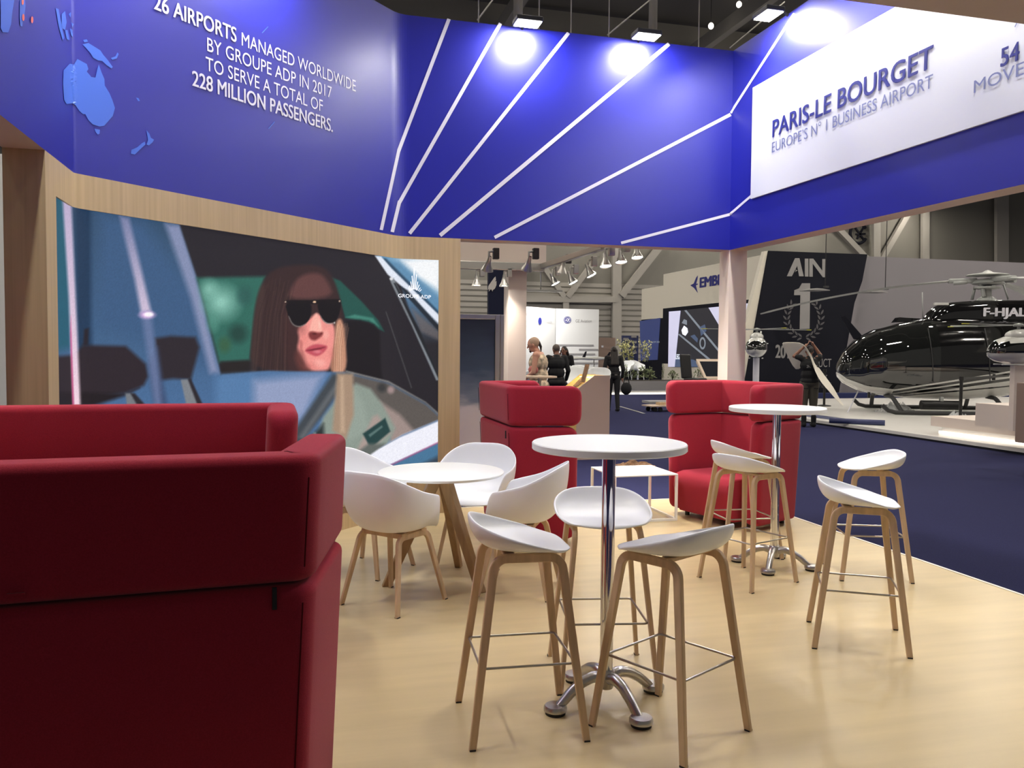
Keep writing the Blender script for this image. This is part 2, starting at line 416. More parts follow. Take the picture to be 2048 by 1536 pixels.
fb = fascia('fascia_sign', 'deep blue back fascia with white diverging lines over the opening', sub(INNER, SA, SI[-1])+[np.array([CX+TH, AY])])
fc = fascia('fascia_sign', 'deep blue right fascia carrying a large white airport panel', [np.array([CX, AY]), np.array([CX, 1.86])])
ff = fascia('fascia_sign', 'front fascia crossing overhead with a beige underside at the top right corner', [np.array([CX, FY]), np.array([BX, FY])][::-1][::-1])
# white lines
def zp(x, y): return (780+x/2.8444, y/2.8444)
def z3(x, y): return (1400+x*.32546, x*0+y*.32546)
lines_back = [  # (p, q, half width) in photo pixels: the printed beams
 ((898, 38), (797, 302)), ((1001, 47), (797, 408)), ((1137, 66), (819, 467)), ((1338, 88), (880, 471)), ((1461, 229), (989, 475)), ((1459, 429), (1242, 486))]
def quad(p, q, w0, w1):
    p = np.array(p, float); q = np.array(q, float); d = (q-p)/np.linalg.norm(q-p)
    return p, q, w0, w1
def line_poly(p, q, w0, w1, horiz=True):
    return [(p[0]-w0, p[1]), (p[0]+w0, p[1]), (q[0]+w1, q[1]), (q[0]-w1, q[1])]
def band(p, q, w):
    p = np.array(p, float); q = np.array(q, float); d = (q-p)/np.linalg.norm(q-p); n = np.array([-d[1], d[0]])*w
    return [tuple(p+n), tuple(q+n), tuple(q-n), tuple(p-n)]
for (p, q), w in zip(lines_back, (3.6, 3.6, 3.6, 3.9, 3.3, 2.7)):
    decal('printed_line', [band(p, q, w)], M['white'], fb)
decal('printed_line', [band((798, 298), (762, 460), 3.3)], M['white'], fa)
decal('printed_line', [band((799, 402), (784, 464), 3.6)], M['white'], fa)
decal('printed_line', [band((1461.5, 226), (1589, 27), 2.2)], M['white'], fc)
decal('printed_line', [band((1459.5, 429), (1507, 388), 2.2)], M['white'], fc)
# white airport panel on the right fascia
pz0, pz1, py0 = 3.014, 4.075, 7.215
pn = MB().box((CX-.02, FY+.25, pz0), (CX, py0, pz1)).build('airport_panel', M['panelwhite'], fc); pn['label'] = 'large white panel with airport wording'
def rw(px): p = hit(px, 0, CX-.021)[0]; return p
def rtext(name, s, p0, p1, capz, m, bold, par=pn):
    a = rw(p0); c = rw(p1); z = (a[2]+c[2])/2; a[2] = c[2] = z
    return lettering(name, s, a, c, capz, m, par, (-1, 0, 0), bold)
rtext('title_lettering', 'PARIS-LE BOURGET', (1545, 273), (1867, 136), .150, M['navytext'], .016)
rtext('subtitle_lettering', 'EUROPE’S N° 1 BUSINESS AIRPORT', (1544, 303), (1866, 178), .092, M['greytext'], -.006)
rtext('figure_lettering', '54', (2001, 135), (2040, 119), .11, M['navytext'], .02)
rtext('caption_lettering', 'MOVEMENTS', (1948, 186), (2190, 96), .078, M['greytext'], -.006)
decal('tick_mark', [band((2036, 55), (2043, 40), 1.0)], M['greytext'], fc, lift=.024)
# slogan on the angled fascia
def ch(px): return onpath([px])[0]
def slogan(name, runs, z_from=None):
    mb = MB()
    for s, p0, p1, cap, bold in runs:
        a = ch(p0); c = ch(p1); z = (a[2]+c[2])/2; a[2] = c[2] = z
        lettering('x', s, a, c, cap, None, None, (S2, -S2, 0), bold, mb=mb, lift=0)
    return mb.build(name, M['white'], fa, recalc=False)
slogan('slogan_lettering', [
 ('26 AIRPORTS', (307, 19), (472.5, 84), .100, .016), ('MANAGED WORLDWIDE', (483, 90), (711, 184), .092, -.004),
 ('BY GROUPE ADP IN 2017', (414, 103), (663, 196), .092, -.004),
 ('TO SERVE A TOTAL OF', (411, 142), (645, 222), .092, -.004),
 ('228 MILLION PASSENGERS.', (383.5, 172), (665, 263.5), .100, .016)])
Z1 = .40039
mp = lambda pts: [(x*Z1, y*Z1) for x, y in pts]
for P in (
 [(315, 350), (345, 318), (368, 322), (385, 295), (432, 320), (440, 345), (432, 358), (455, 385), (475, 388), (485, 345), (492, 322), (505, 360), (520, 395), (522, 428), (545, 465), (560, 500), (573, 540), (562, 580), (540, 605), (520, 628), (495, 632), (462, 622), (440, 600), (425, 570), (412, 570), (395, 555), (375, 525), (360, 515), (330, 520), (318, 500), (312, 420)],
 [(470, 643), (498, 648), (496, 668), (487, 672), (476, 660)],
 [(410, 222), (440, 215), (468, 232), (500, 252), (515, 275), (535, 298), (562, 335), (555, 342), (530, 325), (510, 305), (488, 302), (465, 290), (450, 265), (428, 240)],
 [(414, 200), (432, 197), (438, 208), (420, 212)], [(552, 290), (575, 282), (585, 262), (592, 270), (582, 292), (560, 300)],
 [(678, 488), (690, 490), (698, 505), (688, 505)],
 [(730, 650), (745, 668), (752, 688), (768, 698), (760, 712), (742, 727), (730, 722), (738, 700), (735, 680)],
 [(722, 708), (725, 722), (700, 745), (672, 772), (652, 768), (655, 748), (685, 735), (708, 715)],
 [(0, 0), (68, 0), (58, 60), (52, 120), (38, 162), (10, 160), (0, 140)],
 [(96, 0), (122, 0), (124, 30), (118, 80), (108, 132), (98, 128), (95, 80)],
 [(275, 40), (290, 45), (300, 100), (318, 190), (310, 200), (290, 130)], [(305, 70), (322, 55), (330, 110), (322, 150), (305, 140)], [(340, 70), (352, 60), (350, 88)],
 [(322, 150), (335, 150), (345, 200), (330, 195)], [(345, 140), (360, 150), (362, 185), (352, 175)], [(352, 110), (366, 120), (360, 138)]): decal('map_print', [mp(P)], M['map'], fa)
def dot(cx, cy, rx, ry): return [(cx+rx*math.cos(a), cy+ry*math.sin(a)) for a in np.linspace(0, 2*PI, 10)[:-1]]
decal('map_marker', [mp(dot(107, 8, 6, 16)), mp(dot(110, 86, 6, 18)), mp(dot(154, 98, 6, 18))], M['orange'], fa, lift=.006)
decal('tick_mark', [mp(band((1308, 165), (1338, 133), 2)), mp(band((1340, 643), (1370, 608), 2))], M['map'], fa)
# columns
cc = MB().box((CX, AY, 0), (CX+TH-.0, AY+TH, HF)).build('booth_column', M['pinkwhite']); tag(cc, 'slim white booth column under the rear right corner of the blue fascia', 'column')
cc = MB().box((CX, FY-.2, 0), (CX+TH, FY, HF)).build('booth_column', M['pinkwhite']); tag(cc, 'white booth column at the front right corner outside the picture', 'column')
# wooden media wall with the opening of the screen
def s_at(P2):
    best = None
    for i in range(len(INNER)-1):
        a, c = INNER[i], INNER[i+1]; e = c-a; f = np.clip(((P2-a)@e)/(e@e), 0, 1); d = np.linalg.norm(a+e*f-P2)
        if best is None or d < best[0]: best = (d, SI[i]+f*np.linalg.norm(e))
    return best[1]
sW0 = s_at(np.array([BX, 4.86])); sW1 = s_at(np.array([1.497, AY]))
sL0 = s_at(np.array([BX, 5.06])); sL1 = s_at(np.array([1.293, AY])); LZ0, LZ1 = .30, 2.367
mw = MB()
strip(mw, sub(INNER, sW0, sW1), LZ1, HF, TH, (0, 0, 0)); strip(mw, sub(INNER, sW0, sW1), 0, LZ0, TH, (0, 0, 0))
strip(mw, sub(INNER, sW0, sL0), LZ0, LZ1, TH, (0, 0, 0)); strip(mw, sub(INNER, sL1, sW1), LZ0, LZ1, TH, (0, 0, 0))
mw = tag(mw.build('media_wall', M['oak'], recalc=False), 'angled oak veneer wall that frames the big video screen', 'wall panel')
# ------------------------------------------------------------------ the video wall and its picture
_s = cum(SCREEN_PATH); sP0 = 5.06-1.86; sP1 = _s[-1]-(CX-1.293)
PS = sub(SCREEN_PATH, sP0, sP1); NXY = densify(PS, .0062)
NZ = 300; nx = len(NXY); nn_ = normals(NXY)
zz = np.linspace(LZ0, LZ1, NZ+1)
LV = np.array([[(p[0]+n[0]*.012, p[1]+n[1]*.012, z) for z in zz] for p, n in zip(NXY, nn_)]).reshape(-1, 3)
PX = proj(LV); X, Y = PX[:, 0], PX[:, 1]
IMG = np.zeros((len(LV), 3))
def sd(poly):
    P = np.array(poly, float); n = len(P); dmin = np.full(len(X), 1e9); inside = np.zeros(len(X), bool)
    for i in range(n):
        a = P[i]; c = P[(i+1) % n]; e = c-a; wx, wy = X-a[0], Y-a[1]
        f = np.clip((wx*e[0]+wy*e[1])/(e@e+1e-9), 0, 1); dmin = np.minimum(dmin, np.hypot(wx-e[0]*f, wy-e[1]*f))
        cond = ((a[1] > Y) != (c[1] > Y)); xi = a[0]+(Y-a[1])/(c[1]-a[1]+1e-12)*(c[0]-a[0]); inside ^= cond & (X < xi)
    return np.where(inside, -dmin, dmin)
def blend(mask, col):
    global IMG
    col = np.asarray(col, float); IMG = IMG*(1-mask[:, None])+(col if col.ndim == 2 else col[None, :])*mask[:, None]
def poly(pts, col, feather=3., k=1.0, zoom=True):
    if zoom: pts = [(x*.44922, 380+y*.44922) for x, y in pts]
    blend(np.clip(.5-sd(pts)/feather, 0, 1)*k, col)
def zc(pts): return [(480+x*.28649, 480+y*.28649) for x, y in pts]        # picture detail crop
SMOOTH = False
def chaikin(P, it=2):
    P = [np.array(p, float) for p in P]
    for _ in range(it): P = [q for a, b in zip(P, P[1:]+P[:1]) for q in (a*.75+b*.25, a*.25+b*.75)]
    return P
def polyc(pts, col, feather=2., k=1.): poly(chaikin(zc(pts)) if SMOOTH else zc(pts), col, feather, k, zoom=False)
def strand(pts, col, w=2.5, k=.4):
    pts = [np.array(p, float) for p in pts]; up = [p+np.array([w, 0]) for p in pts]; dn = [p-np.array([w, 0]) for p in pts][::-1]; poly(zc(up+dn), col, 1.6, k, zoom=False)
def ell(cx, cy, rx, ry, col, k=1., hard=1.5, zoom=True):
    if zoom: cx, cy, rx, ry = cx*.44922, 380+cy*.44922, rx*.44922, ry*.44922
    r = np.hypot((X-cx)/rx, (Y-cy)/ry); blend(np.clip(hard*(1-r), 0, 1)*k, col)
def ellc(cx, cy, rx, ry, col, k=1., hard=1.5): ell(480+cx*.28649, 480+cy*.28649, rx*.28649, ry*.28649, col, k, hard, False)
def grad(c0, c1, t): t = np.clip(t, 0, 1)[:, None]; return np.array(c0, float)*(1-t)+np.array(c1, float)*t
IMG[:] = grad((52, 78, 105), (74, 108, 150), (Y-430)/380)
poly([(240, 0), (300, 30), (320, 400), (320, 700), (250, 720)], (40, 92, 112), 20)
poly([(330, 30), (405, 60), (412, 960), (350, 960)], (34, 58, 86), 12)
poly([(440, 100), (640, 140), (900, 500), (960, 800), (700, 700), (430, 600)], (62, 92, 130), 40)
# dark street furniture low on the left, with stalks
poly([(255, 740), (330, 735), (370, 690), (560, 695), (650, 775), (660, 830), (640, 870), (560, 905), (410, 920), (255, 950)], (46, 38, 44), 9)
poly([(255, 900), (560, 905), (620, 880), (560, 915), (420, 960), (255, 965)], (34, 28, 32), 9)
poly([(690, 660), (760, 650), (870, 655), (888, 700), (850, 845), (770, 840), (700, 850)], (46, 40, 46), 9)
poly([(660, 780), (700, 700), (720, 840), (745, 960), (690, 960)], (60, 76, 110), 14)
poly([(558, 905), (592, 905), (645, 960), (565, 960)], (118, 122, 128), 4); poly([(580, 905), (600, 905), (655, 965), (615, 965)], (44, 40, 46), 4)
poly([(805, 845), (838, 842), (900, 960), (830, 960)], (126, 130, 136), 4); poly([(836, 842), (850, 840), (905, 960), (880, 960)], (44, 40, 46), 4)
poly([(375, 620), (395, 615), (392, 690), (370, 690)], (40, 36, 44), 5)
# light streaks
poly([(278, 40), (318, 55), (338, 500), (358, 960), (326, 960), (306, 480)], grad((186, 172, 204), (244, 214, 226), (Y-400)/420), 7)
poly([(316, 560), (330, 960), (322, 960), (312, 640)], (226, 60, 130), 3, .6)
poly([(532, 115), (575, 125), (640, 400), (672, 540), (628, 545), (600, 400)], grad((120, 128, 165), (206, 190, 214), (Y-430)/190), 10)
poly([(628, 545), (672, 545), (708, 820), (720, 960), (690, 960), (660, 760)], (112, 126, 165), 12, .75)
poly([(735, 150), (805, 155), (880, 400), (975, 815), (935, 815), (850, 480)], (132, 142, 176), 14)
ell(655, 556, 48, 24, (255, 200, 250), 1., 1.2); ell(662, 554, 27, 13, (255, 250, 255), 1., 2.)
# car interior seen through the side window
poly([(798, 150), (1675, 285), (1800, 440), (1960, 620), (1960, 1010), (1900, 955), (1730, 860), (1540, 812), (1200, 805), (985, 822), (880, 400)], (41, 38, 43), 5)
poly([(875, 390), (1180, 385), (1140, 560), (1112, 760), (975, 768), (905, 500)], (50, 104, 92), 9)
ell(985, 500, 110, 105, (150, 206, 190), .9, 1.1); ell(930, 440, 60, 60, (140, 196, 180), .8, 1.1); ell(1060, 640, 60, 60, (34, 62, 56), .8); ell(1000, 690, 40, 50, (60, 92, 62), .7); ell(1090, 470, 50, 60, (46, 90, 84), .8); ell(950, 590, 40, 60, (90, 150, 135), .6)
poly([(985, 765), (1115, 758), (1110, 812), (985, 822)], (40, 36, 36), 8)
polyc([(640, 260), (700, 285), (850, 430), (965, 560), (1008, 640), (965, 620), (900, 575), (735, 545), (700, 430)], (38, 84, 76), 4); polyc([(735, 540), (900, 560), (970, 605), (930, 545), (800, 520)], (80, 150, 132), 4, .7)
polyc([(745, 565), (840, 560), (935, 590), (975, 640), (985, 900), (1000, 985), (740, 925)], (30, 27, 31), 6)
# hair, face
SMOOTH = True
polyc([(170, 260), (260, 190), (430, 170), (580, 180), (660, 270), (715, 470), (740, 720), (745, 930), (65, 930), (85, 640), (110, 420)], (58, 42, 42), 7)
polyc([(130, 330), (185, 300), (150, 600), (120, 930), (70, 930), (95, 560)], (76, 58, 54), 8, .6)
polyc([(430, 240), (560, 225), (620, 300), (655, 400), (330, 420), (360, 320)], (98, 64, 62), 10)
polyc([(310, 430), (420, 600), (470, 930), (330, 930), (290, 700)], (66, 44, 44), 14)
polyc([(545, 500), (655, 580), (668, 660), (655, 790), (630, 890), (600, 915), (480, 915), (430, 830), (395, 760), (415, 690), (400, 620), (470, 560)], (240, 150, 142), 7)
polyc([(515, 520), (545, 505), (575, 620), (580, 660), (545, 640), (500, 640), (478, 640)], (250, 178, 164), 5)
ellc(600, 660, 30, 45, (250, 176, 164), .7); ellc(555, 860, 60, 38, (252, 176, 166), .8); ellc(450, 690, 34, 50, (236, 140, 132), .6)
polyc([(395, 760), (440, 790), (455, 850), (500, 920), (420, 920), (380, 830)], (110, 62, 58), 12, .8)
polyc([(475, 650), (500, 635), (545, 648), (582, 640), (575, 668), (545, 690), (520, 705), (485, 690)], (128, 56, 56), 5); ellc(520, 655, 22, 12, (86, 34, 36), .8); ellc(568, 652, 12, 9, (110, 44, 44), .7)
polyc([(425, 690), (440, 720), (432, 760), (448, 790), (420, 770), (412, 720)], (170, 92, 88), 5, .6)
polyc([(445, 772), (490, 738), (535, 725), (570, 730), (612, 738), (606, 762), (575, 795), (535, 815), (490, 800)], (196, 84, 96), 4)
polyc([(445, 772), (520, 758), (612, 742), (560, 764), (500, 775)], (120, 40, 52), 3); ellc(540, 780, 40, 16, (226, 130, 138), .8)
polyc([(668, 560), (715, 545), (735, 700), (750, 930), (630, 930), (640, 830), (660, 720)], (196, 142, 116), 6); polyc([(690, 600), (700, 600), (716, 930), (690, 930)], (226, 178, 148), 5, .7); polyc([(650, 760), (665, 700), (668, 930), (640, 930)], (150, 100, 80), 5, .7)
R_ = random.Random(5)
for i in range(22):
    x0_ = 190+i*9; c_ = (98, 72, 64) if i % 3 else (36, 26, 28)
    strand([(x0_+R_.uniform(-6, 6), 250+R_.uniform(0, 120)), (x0_-40-R_.uniform(0, 20), 520), (x0_-100+i*2.2+R_.uniform(-12, 12), 920)], c_, R_.uniform(1.5, 4), R_.uniform(.15, .4))
for i in range(18):
    x0_ = 664+i*4.4
    strand([(x0_+20, 575+R_.uniform(0, 40)), (x0_+R_.uniform(-2, 6), 740), (x0_-6+R_.uniform(-6, 8), 925)], ((236, 190, 160), (140, 92, 72), (214, 160, 132))[i % 3], R_.uniform(1.2, 3), R_.uniform(.3, .6))
ellc(430, 620, 46, 70, (150, 88, 84), .55, 1.); ellc(640, 800, 26, 60, (206, 116, 110), .5, 1.); ellc(500, 880, 70, 40, (206, 112, 104), .4, 1.); ellc(620, 600, 34, 26, (226, 150, 142), .5, 1.); ellc(556, 590, 14, 46, (255, 206, 190), .7, 1.)
# sunglasses
polyc([(310, 425), (500, 428), (500, 520), (470, 580), (415, 610), (365, 595), (335, 530)], (26, 23, 26), 2.5); polyc([(535, 430), (705, 415), (705, 470), (680, 560), (625, 588), (580, 570), (550, 510)], (26, 23, 26), 2.5)
polyc([(310, 418), (520, 420), (705, 408), (705, 440), (520, 450), (310, 440)], (28, 24, 26), 2.5)
polyc([(335, 530), (365, 597), (415, 612), (465, 588), (462, 582), (415, 604), (368, 588), (342, 528)], (150, 140, 136), 1.6, .7); polyc([(552, 510), (582, 574), (625, 592), (660, 580), (660, 574), (625, 585), (586, 566)], (170, 160, 154), 1.6, .7)
ellc(520, 433, 15, 9, (236, 196, 160), 1., 2.); ellc(318, 431, 9, 6, (220, 190, 170), 1.); ellc(695, 427, 9, 7, (220, 190, 170), 1.); ellc(660, 578, 7, 9, (240, 236, 230), .8)
SMOOTH = False
# lowered pane across the bottom
pane = [(985, 822), (1200, 805), (1540, 812), (1730, 860), (1900, 955), (1960, 1010), (1960, 1300), (1200, 1300), (985, 1000)]
poly(pane, (82, 116, 158), 5); poly([(960, 830), (1130, 820), (1130, 1300), (960, 1300)], (86, 124, 168), 20)
poly([(1130, 850), (1320, 830), (1440, 820), (1360, 1000), (1250, 1100), (1130, 1100)], (146, 158, 192), 22)
poly([(1540, 815), (1730, 860), (1900, 955), (1960, 1010), (1960, 1040), (1840, 1080), (1700, 1000), (1560, 860)], (94, 88, 84), 8)
poly([(1690, 940), (1780, 1000), (1850, 1080), (1740, 1130)], (158, 140, 134), 10); ell(1700, 880, 30, 30, (50, 52, 54), .8); ell(1740, 890, 22, 24, (190, 160, 160), .7)
poly([(1480, 818), (1565, 818), (1440, 1000), (1300, 1180), (1290, 1100)], (66, 72, 78), 10); poly([(1500, 850), (1530, 850), (1350, 1110), (1330, 1100)], (96, 100, 104), 8)
poly([(1440, 1010), (1500, 930), (1585, 860), (1650, 885), (1700, 950), (1760, 1060), (1700, 1190), (1380, 1190), (1400, 1120)], (140, 152, 142), 8)
poly([(1380, 1100), (1440, 1040), (1450, 1190), (1340, 1190)], (44, 52, 54), 10); poly([(1395, 1080), (1405, 1080), (1440, 1190), (1425, 1190)], (130, 146, 140), 5)
poly([(1560, 860), (1620, 950), (1640, 1060), (1560, 1120), (1500, 1080), (1520, 950)], (152, 164, 154), 12, .7)
poly([(1500, 815), (1572, 818), (1575, 1000), (1540, 1110), (1480, 1070)], (166, 140, 118), 8); poly([(1515, 830), (1530, 830), (1535, 1080), (1515, 1080)], (200, 172, 146), 6, .7)
poly([(1660, 1010), (1680, 1000), (1740, 1080), (1620, 1180), (1580, 1180)], (176, 152, 146), 8, .8)
poly([(1615, 1085), (1715, 1015), (1738, 1075), (1650, 1150)], (36, 66, 66), 4); poly([(1640, 1090), (1700, 1048), (1704, 1056), (1648, 1100)], (110, 136, 132), 3, .7)
poly([(1560, 1190), (1640, 1130), (1740, 1130), (1690, 1190)], (98, 104, 100), 8)
poly([(1540, 810), (1730, 857), (1900, 950), (1960, 1008), (1960, 1000), (1895, 943), (1730, 850), (1540, 803)], (150, 150, 148), 3, .8)
# car body bottom right
poly([(1560, 1240), (1690, 1150), (1790, 1090), (1960, 1020), (1960, 1120), (1700, 1240), (1560, 1330)], (240, 240, 250), 4); poly([(1560, 1330), (1700, 1242), (1960, 1122), (1960, 1400), (1560, 1400)], (74, 118, 152), 3); poly([(1600, 1304), (1700, 1240), (1960, 1116), (1960, 1124), (1700, 1248), (1600, 1312)], (206, 70, 120), 3, .5); poly([(1820, 1250), (1960, 1180), (1960, 1400), (1780, 1400)], (58, 70, 84), 10)
poly([(1690, 1150), (1790, 1090), (1960, 1018), (1960, 1026), (1780, 1102)], (60, 90, 130), 3, .6)
# windscreen pillar and sky top right
poly([(1670, 285), (1960, 300), (1960, 620)], grad((92, 142, 178), (226, 234, 240), (X-800)/70+(545-Y)/60), 6)
polyc([(1130, 140), (1390, 140), (1390, 350), (1250, 260)], (246, 248, 250), 12); polyc([(990, 150), (1110, 160), (1390, 400), (1390, 490), (1180, 320)], (98, 142, 176), 8)
polyc([(990, 125), (1020, 130), (1390, 500), (1390, 540), (1060, 215)], (38, 58, 78), 4, .8)
polyc([(942, 110), (985, 115), (1060, 200), (1390, 525), (1390, 605), (1160, 350), (1030, 240)], (226, 232, 244), 3)
polyc([(1130, 330), (1390, 590), (1390, 980), (1250, 700)], grad((86, 118, 148), (44, 42, 46), (Y-600)/90), 5); polyc([(1200, 480), (1390, 640), (1390, 700), (1260, 640)], (112, 104, 104), 8, .7)
polyc([(1120, 320), (1170, 350), (1390, 600), (1390, 640), (1160, 390)], (30, 34, 40), 3, .8)
polyc([(1042, 265), (1072, 265), (1250, 640), (1390, 980), (1370, 980), (1200, 600), (1055, 300)], (128, 134, 140), 2.5); polyc([(1072, 300), (1085, 300), (1260, 640), (1390, 960), (1382, 960)], (38, 40, 44), 2.5)
ellc(1057, 270, 16, 14, (226, 226, 230), 1., 2.)
polyc([(1015, 500), (1022, 500), (1200, 1030), (1195, 1035)], (110, 112, 112), 2, .5)
IMG = IMG*(1+np.random.default_rng(2).normal(0, .02, (len(X), 1)))
def to_lin(c):
    c = np.clip(c, 0, 255)/255; return np.where(c <= .04045, c/12.92, ((c+.055)/1.055)**2.4)
led = bpy.data.meshes.new('video_screen')
k = NZ+1
fs = [(i*k+j, (i+1)*k+j, (i+1)*k+j+1, i*k+j+1) for i in range(nx-1) for j in range(NZ)]
led.from_pydata(LV.tolist(), [], fs); at = led.color_attributes.new('picture', 'FLOAT_COLOR', 'POINT')
at.data.foreach_set('color', np.concatenate([to_lin(IMG), np.ones((len(X), 1))], 1).astype(np.float32).ravel())
m = bpy.data.materials.new('led_picture'); m.use_nodes = True; nt = m.node_tree; b = nt.nodes['Principled BSDF']
va = nt.nodes.new('ShaderNodeVertexColor'); va.layer_name = 'picture'
b.inputs['Base Color'].default_value = (.006, .006, .007, 1); b.inputs['Roughness'].default_value = .7; b.inputs['Specular IOR Level'].default_value = .12
nt.links.new(va.outputs[0], b.inputs['Emission Color']); b.inputs['Emission Strength'].default_value = 1.0
led.materials.append(m); led.polygons.foreach_set('use_smooth', [True]*len(led.polygons))
screen = link(bpy.data.objects.new('video_screen', led)); tag(screen, 'large curved video wall showing a woman in sunglasses at a car window', 'screen')
M['whiteglow'] = mat('lit_white_mark', (236, 240, 246), .5, emit=.85)
decal('logo_rays', [zc(band((1216+dx0, y0), (1216+dx1, y1), w)) for dx0, y0, dx1, y1, w in
  ((0, 196, 0, 345, 3), (-14, 250, -7, 345, 3), (16, 240, 8, 345, 3), (-24, 290, -14, 350, 2.6), (26, 290, 14, 350, 2.6), (-32, 318, -20, 352, 2.4), (36, 312, 20, 352, 2.4), (-40, 330, -27, 356, 2.2), (44, 332, 28, 356, 2.2), (52, 345, 36, 360, 2.2))], M['whiteglow'], screen, lift=-.004, d=20)
def pxtext(name, s, p0, p1, cap_px, m, parent, bold, lift):
    vs, fs = text_mesh(s, bold); x0, x1 = vs[:, 0].min(), vs[:, 0].max(); p0 = np.array(p0, float); p1 = np.array(p1, float)
    P = onpath(p0+(vs[:, 0:1]-x0)/(x1-x0)*(p1-p0)+np.stack([0*vs[:, 1], -vs[:, 1]*cap_px/CAP], 1), lift)
    return MB().add(P, fs).build(name, m, parent, recalc=False)
pxtext('logo_lettering', 'GROUPE ADP', (797, 594.5), (862, 597.5), 7.0, M['whiteglow'], screen, 0., -.004)
# ------------------------------------------------------------------ booth floodlights
def flood(loc, wall, label, on=True):
    """floodlight on a short arm; wall = unit vector towards the fascia it washes"""
    w = Vector((*wall, 0)); rz = math.atan2(w.y, w.x)-PI/2
    t = thing('floodlight', label, 'floodlight', loc, rz)
    MB().box((-.125, -.09, .012), (.125, .09, .055)).build('housing', M['black'], t, bevel=.008)
    MB().box((-.112, -.078, .004), (.112, .078, .012)).build('lens', M['lampglow'], t)
    MB().tube([(0, .05, .05), (0, .12, .10), (0, .16, .05), (0, .196, .03)], .012).build('arm', M['black'], t)
    lamp_light('flood_light', (0, .0, -.004), (0, .45, -1), FLOOD_W, .22, .15, parent=t)
    return t
LZ = 4.52
flood((2.075, AY-.2, LZ), (0, 1), 'bright floodlight over the left half of the back fascia')
flood((3.25, AY-.2, LZ), (0, 1), 'bright floodlight over the right half of the back fascia')
flood((CX-.2, 6.67, LZ), (1, 0), 'bright floodlight over the right fascia near the corner')
for i, y in enumerate((5.5, 4.35, 3.2)): flood((CX-.2, y, LZ), (1, 0), 'floodlight over the white airport panel, %s from the corner' % ('second', 'third', 'fourth')[i])
for i, f in enumerate((.56, .95)):
    p = np.array([AX, AY])+(np.array([BX, BY])-np.array([AX, AY]))*f; q = p+np.array([S2, -S2])*.2
    flood((q[0], q[1], LZ), (-S2, S2), 'floodlight over the slogan fascia, %s end' % ('right', 'left')[i])
for i, y in enumerate((4.3, 3.0)): flood((BX+.2, y, LZ), (-1, 0), 'floodlight over the left fascia, %s' % ('farther', 'nearer')[i])
# ------------------------------------------------------------------ bar stool
def shell_mesh(rim, base, n=56, m=14, z0=0., pw=2.2, flat=.55):
    """bowl: rim(theta) -> (x, y, z); flat seat bottom at z0 that curls up into the wall"""
    vs = [(base[0], base[1], z0)]; fs = []
    for j in range(1, m+1):
        u = j/m
        g = math.sin(u*PI/2)**.85; h = max(0, (u-flat*.55)/(1-flat*.55))**pw
        for i in range(n):
            x, y, z = rim(2*PI*i/n); vs.append((base[0]+(x-base[0])*g, base[1]+(y-base[1])*g, z0+(z-z0)*h))
    for i in range(n): fs.append((0, 1+i, 1+(i+1) % n))
    for j in range(m-1):
        for i in range(n): fs.append((1+j*n+i, 1+(j+1)*n+i, 1+(j+1)*n+(i+1) % n, 1+j*n+(i+1) % n))
    return MB().add(vs, fs, 0, True)
def smooth(a, b, x): x = min(1, max(0, (x-a)/(b-a))); return x*x*(3-2*x)
def stool_rim(th):      # th 0 = front (+y), pi = back
    a = abs((th+PI) % (2*PI)-PI); s, c = math.sin(th), math.cos(th)
    ex = .62
    x = .228*math.copysign(abs(s)**ex, s); y = .20*math.copysign(abs(c)**.8, c)
    if c > 0: x *= 1-.10*c*c
    zf = .745; lin_ = .797-.058*y/.2
    z = zf+(lin_-zf)*smooth(.45, 1.25, a)+(.868-.8837)*0
    z = z+.0*a
    if a > PI/2: z += .012*smooth(PI/2, PI, a)
    if a < .5: z -= .012*(1-a/.5)
    return x*(1-.03*smooth(1.5, 3, a)), y-.01, z
def half_leg(side, fr, top=.742, foot=(.225, .23), knee=(.165, .125), w=.036, t=.021):
    fx, fy = foot[0]*side, foot[1]*fr; kx, ky = knee[0]*side, knee[1]*fr
    path = fillet([(fx, fy, 0), (kx, ky, top), (kx, 0, top)], .055, 7)
    return MB().sweep(path, rrect(w, t, .005, 2), up=(side, 0, 0.001), smooth=False)
def sweep_leg(side, fr, top, foot, knee, w, t, taper=True):
    fx, fy = foot[0]*side, foot[1]*fr; kx, ky = knee[0]*side, knee[1]*fr
    path = fillet([(fx, fy, 0), (kx, ky, top), (kx, 0, top)], .055, 7)
    # keep the section's wide side across the bend
    mb = MB(); P = [Vector(p) for p in path]; n = len(P); rings = []
    for i in range(n):
        a = P[max(0, i-1)]; b = P[min(n-1, i+1)]; tg = (b-a).normalized(); X_ = Vector((side, 0, 0)); X_ = (X_-tg*X_.dot(tg)).normalized(); Y_ = tg.cross(X_)
        f = 1. if i else .82
        rings.append([P[i]+X_*(c[0])*f+Y_*(c[1])*f for c in rrect(t, w, .005, 2)])
    k = len(rings[0]); vs = [p for r in rings for p in r]; fs = []
    for i in range(n-1):
        for j in range(k): fs.append((i*k+j, (i+1)*k+j, (i+1)*k+(j+1) % k, i*k+(j+1) % k))
    fs += [tuple(range(k)), tuple(reversed(range((n-1)*k, n*k)))]
    return mb.add(vs, fs)
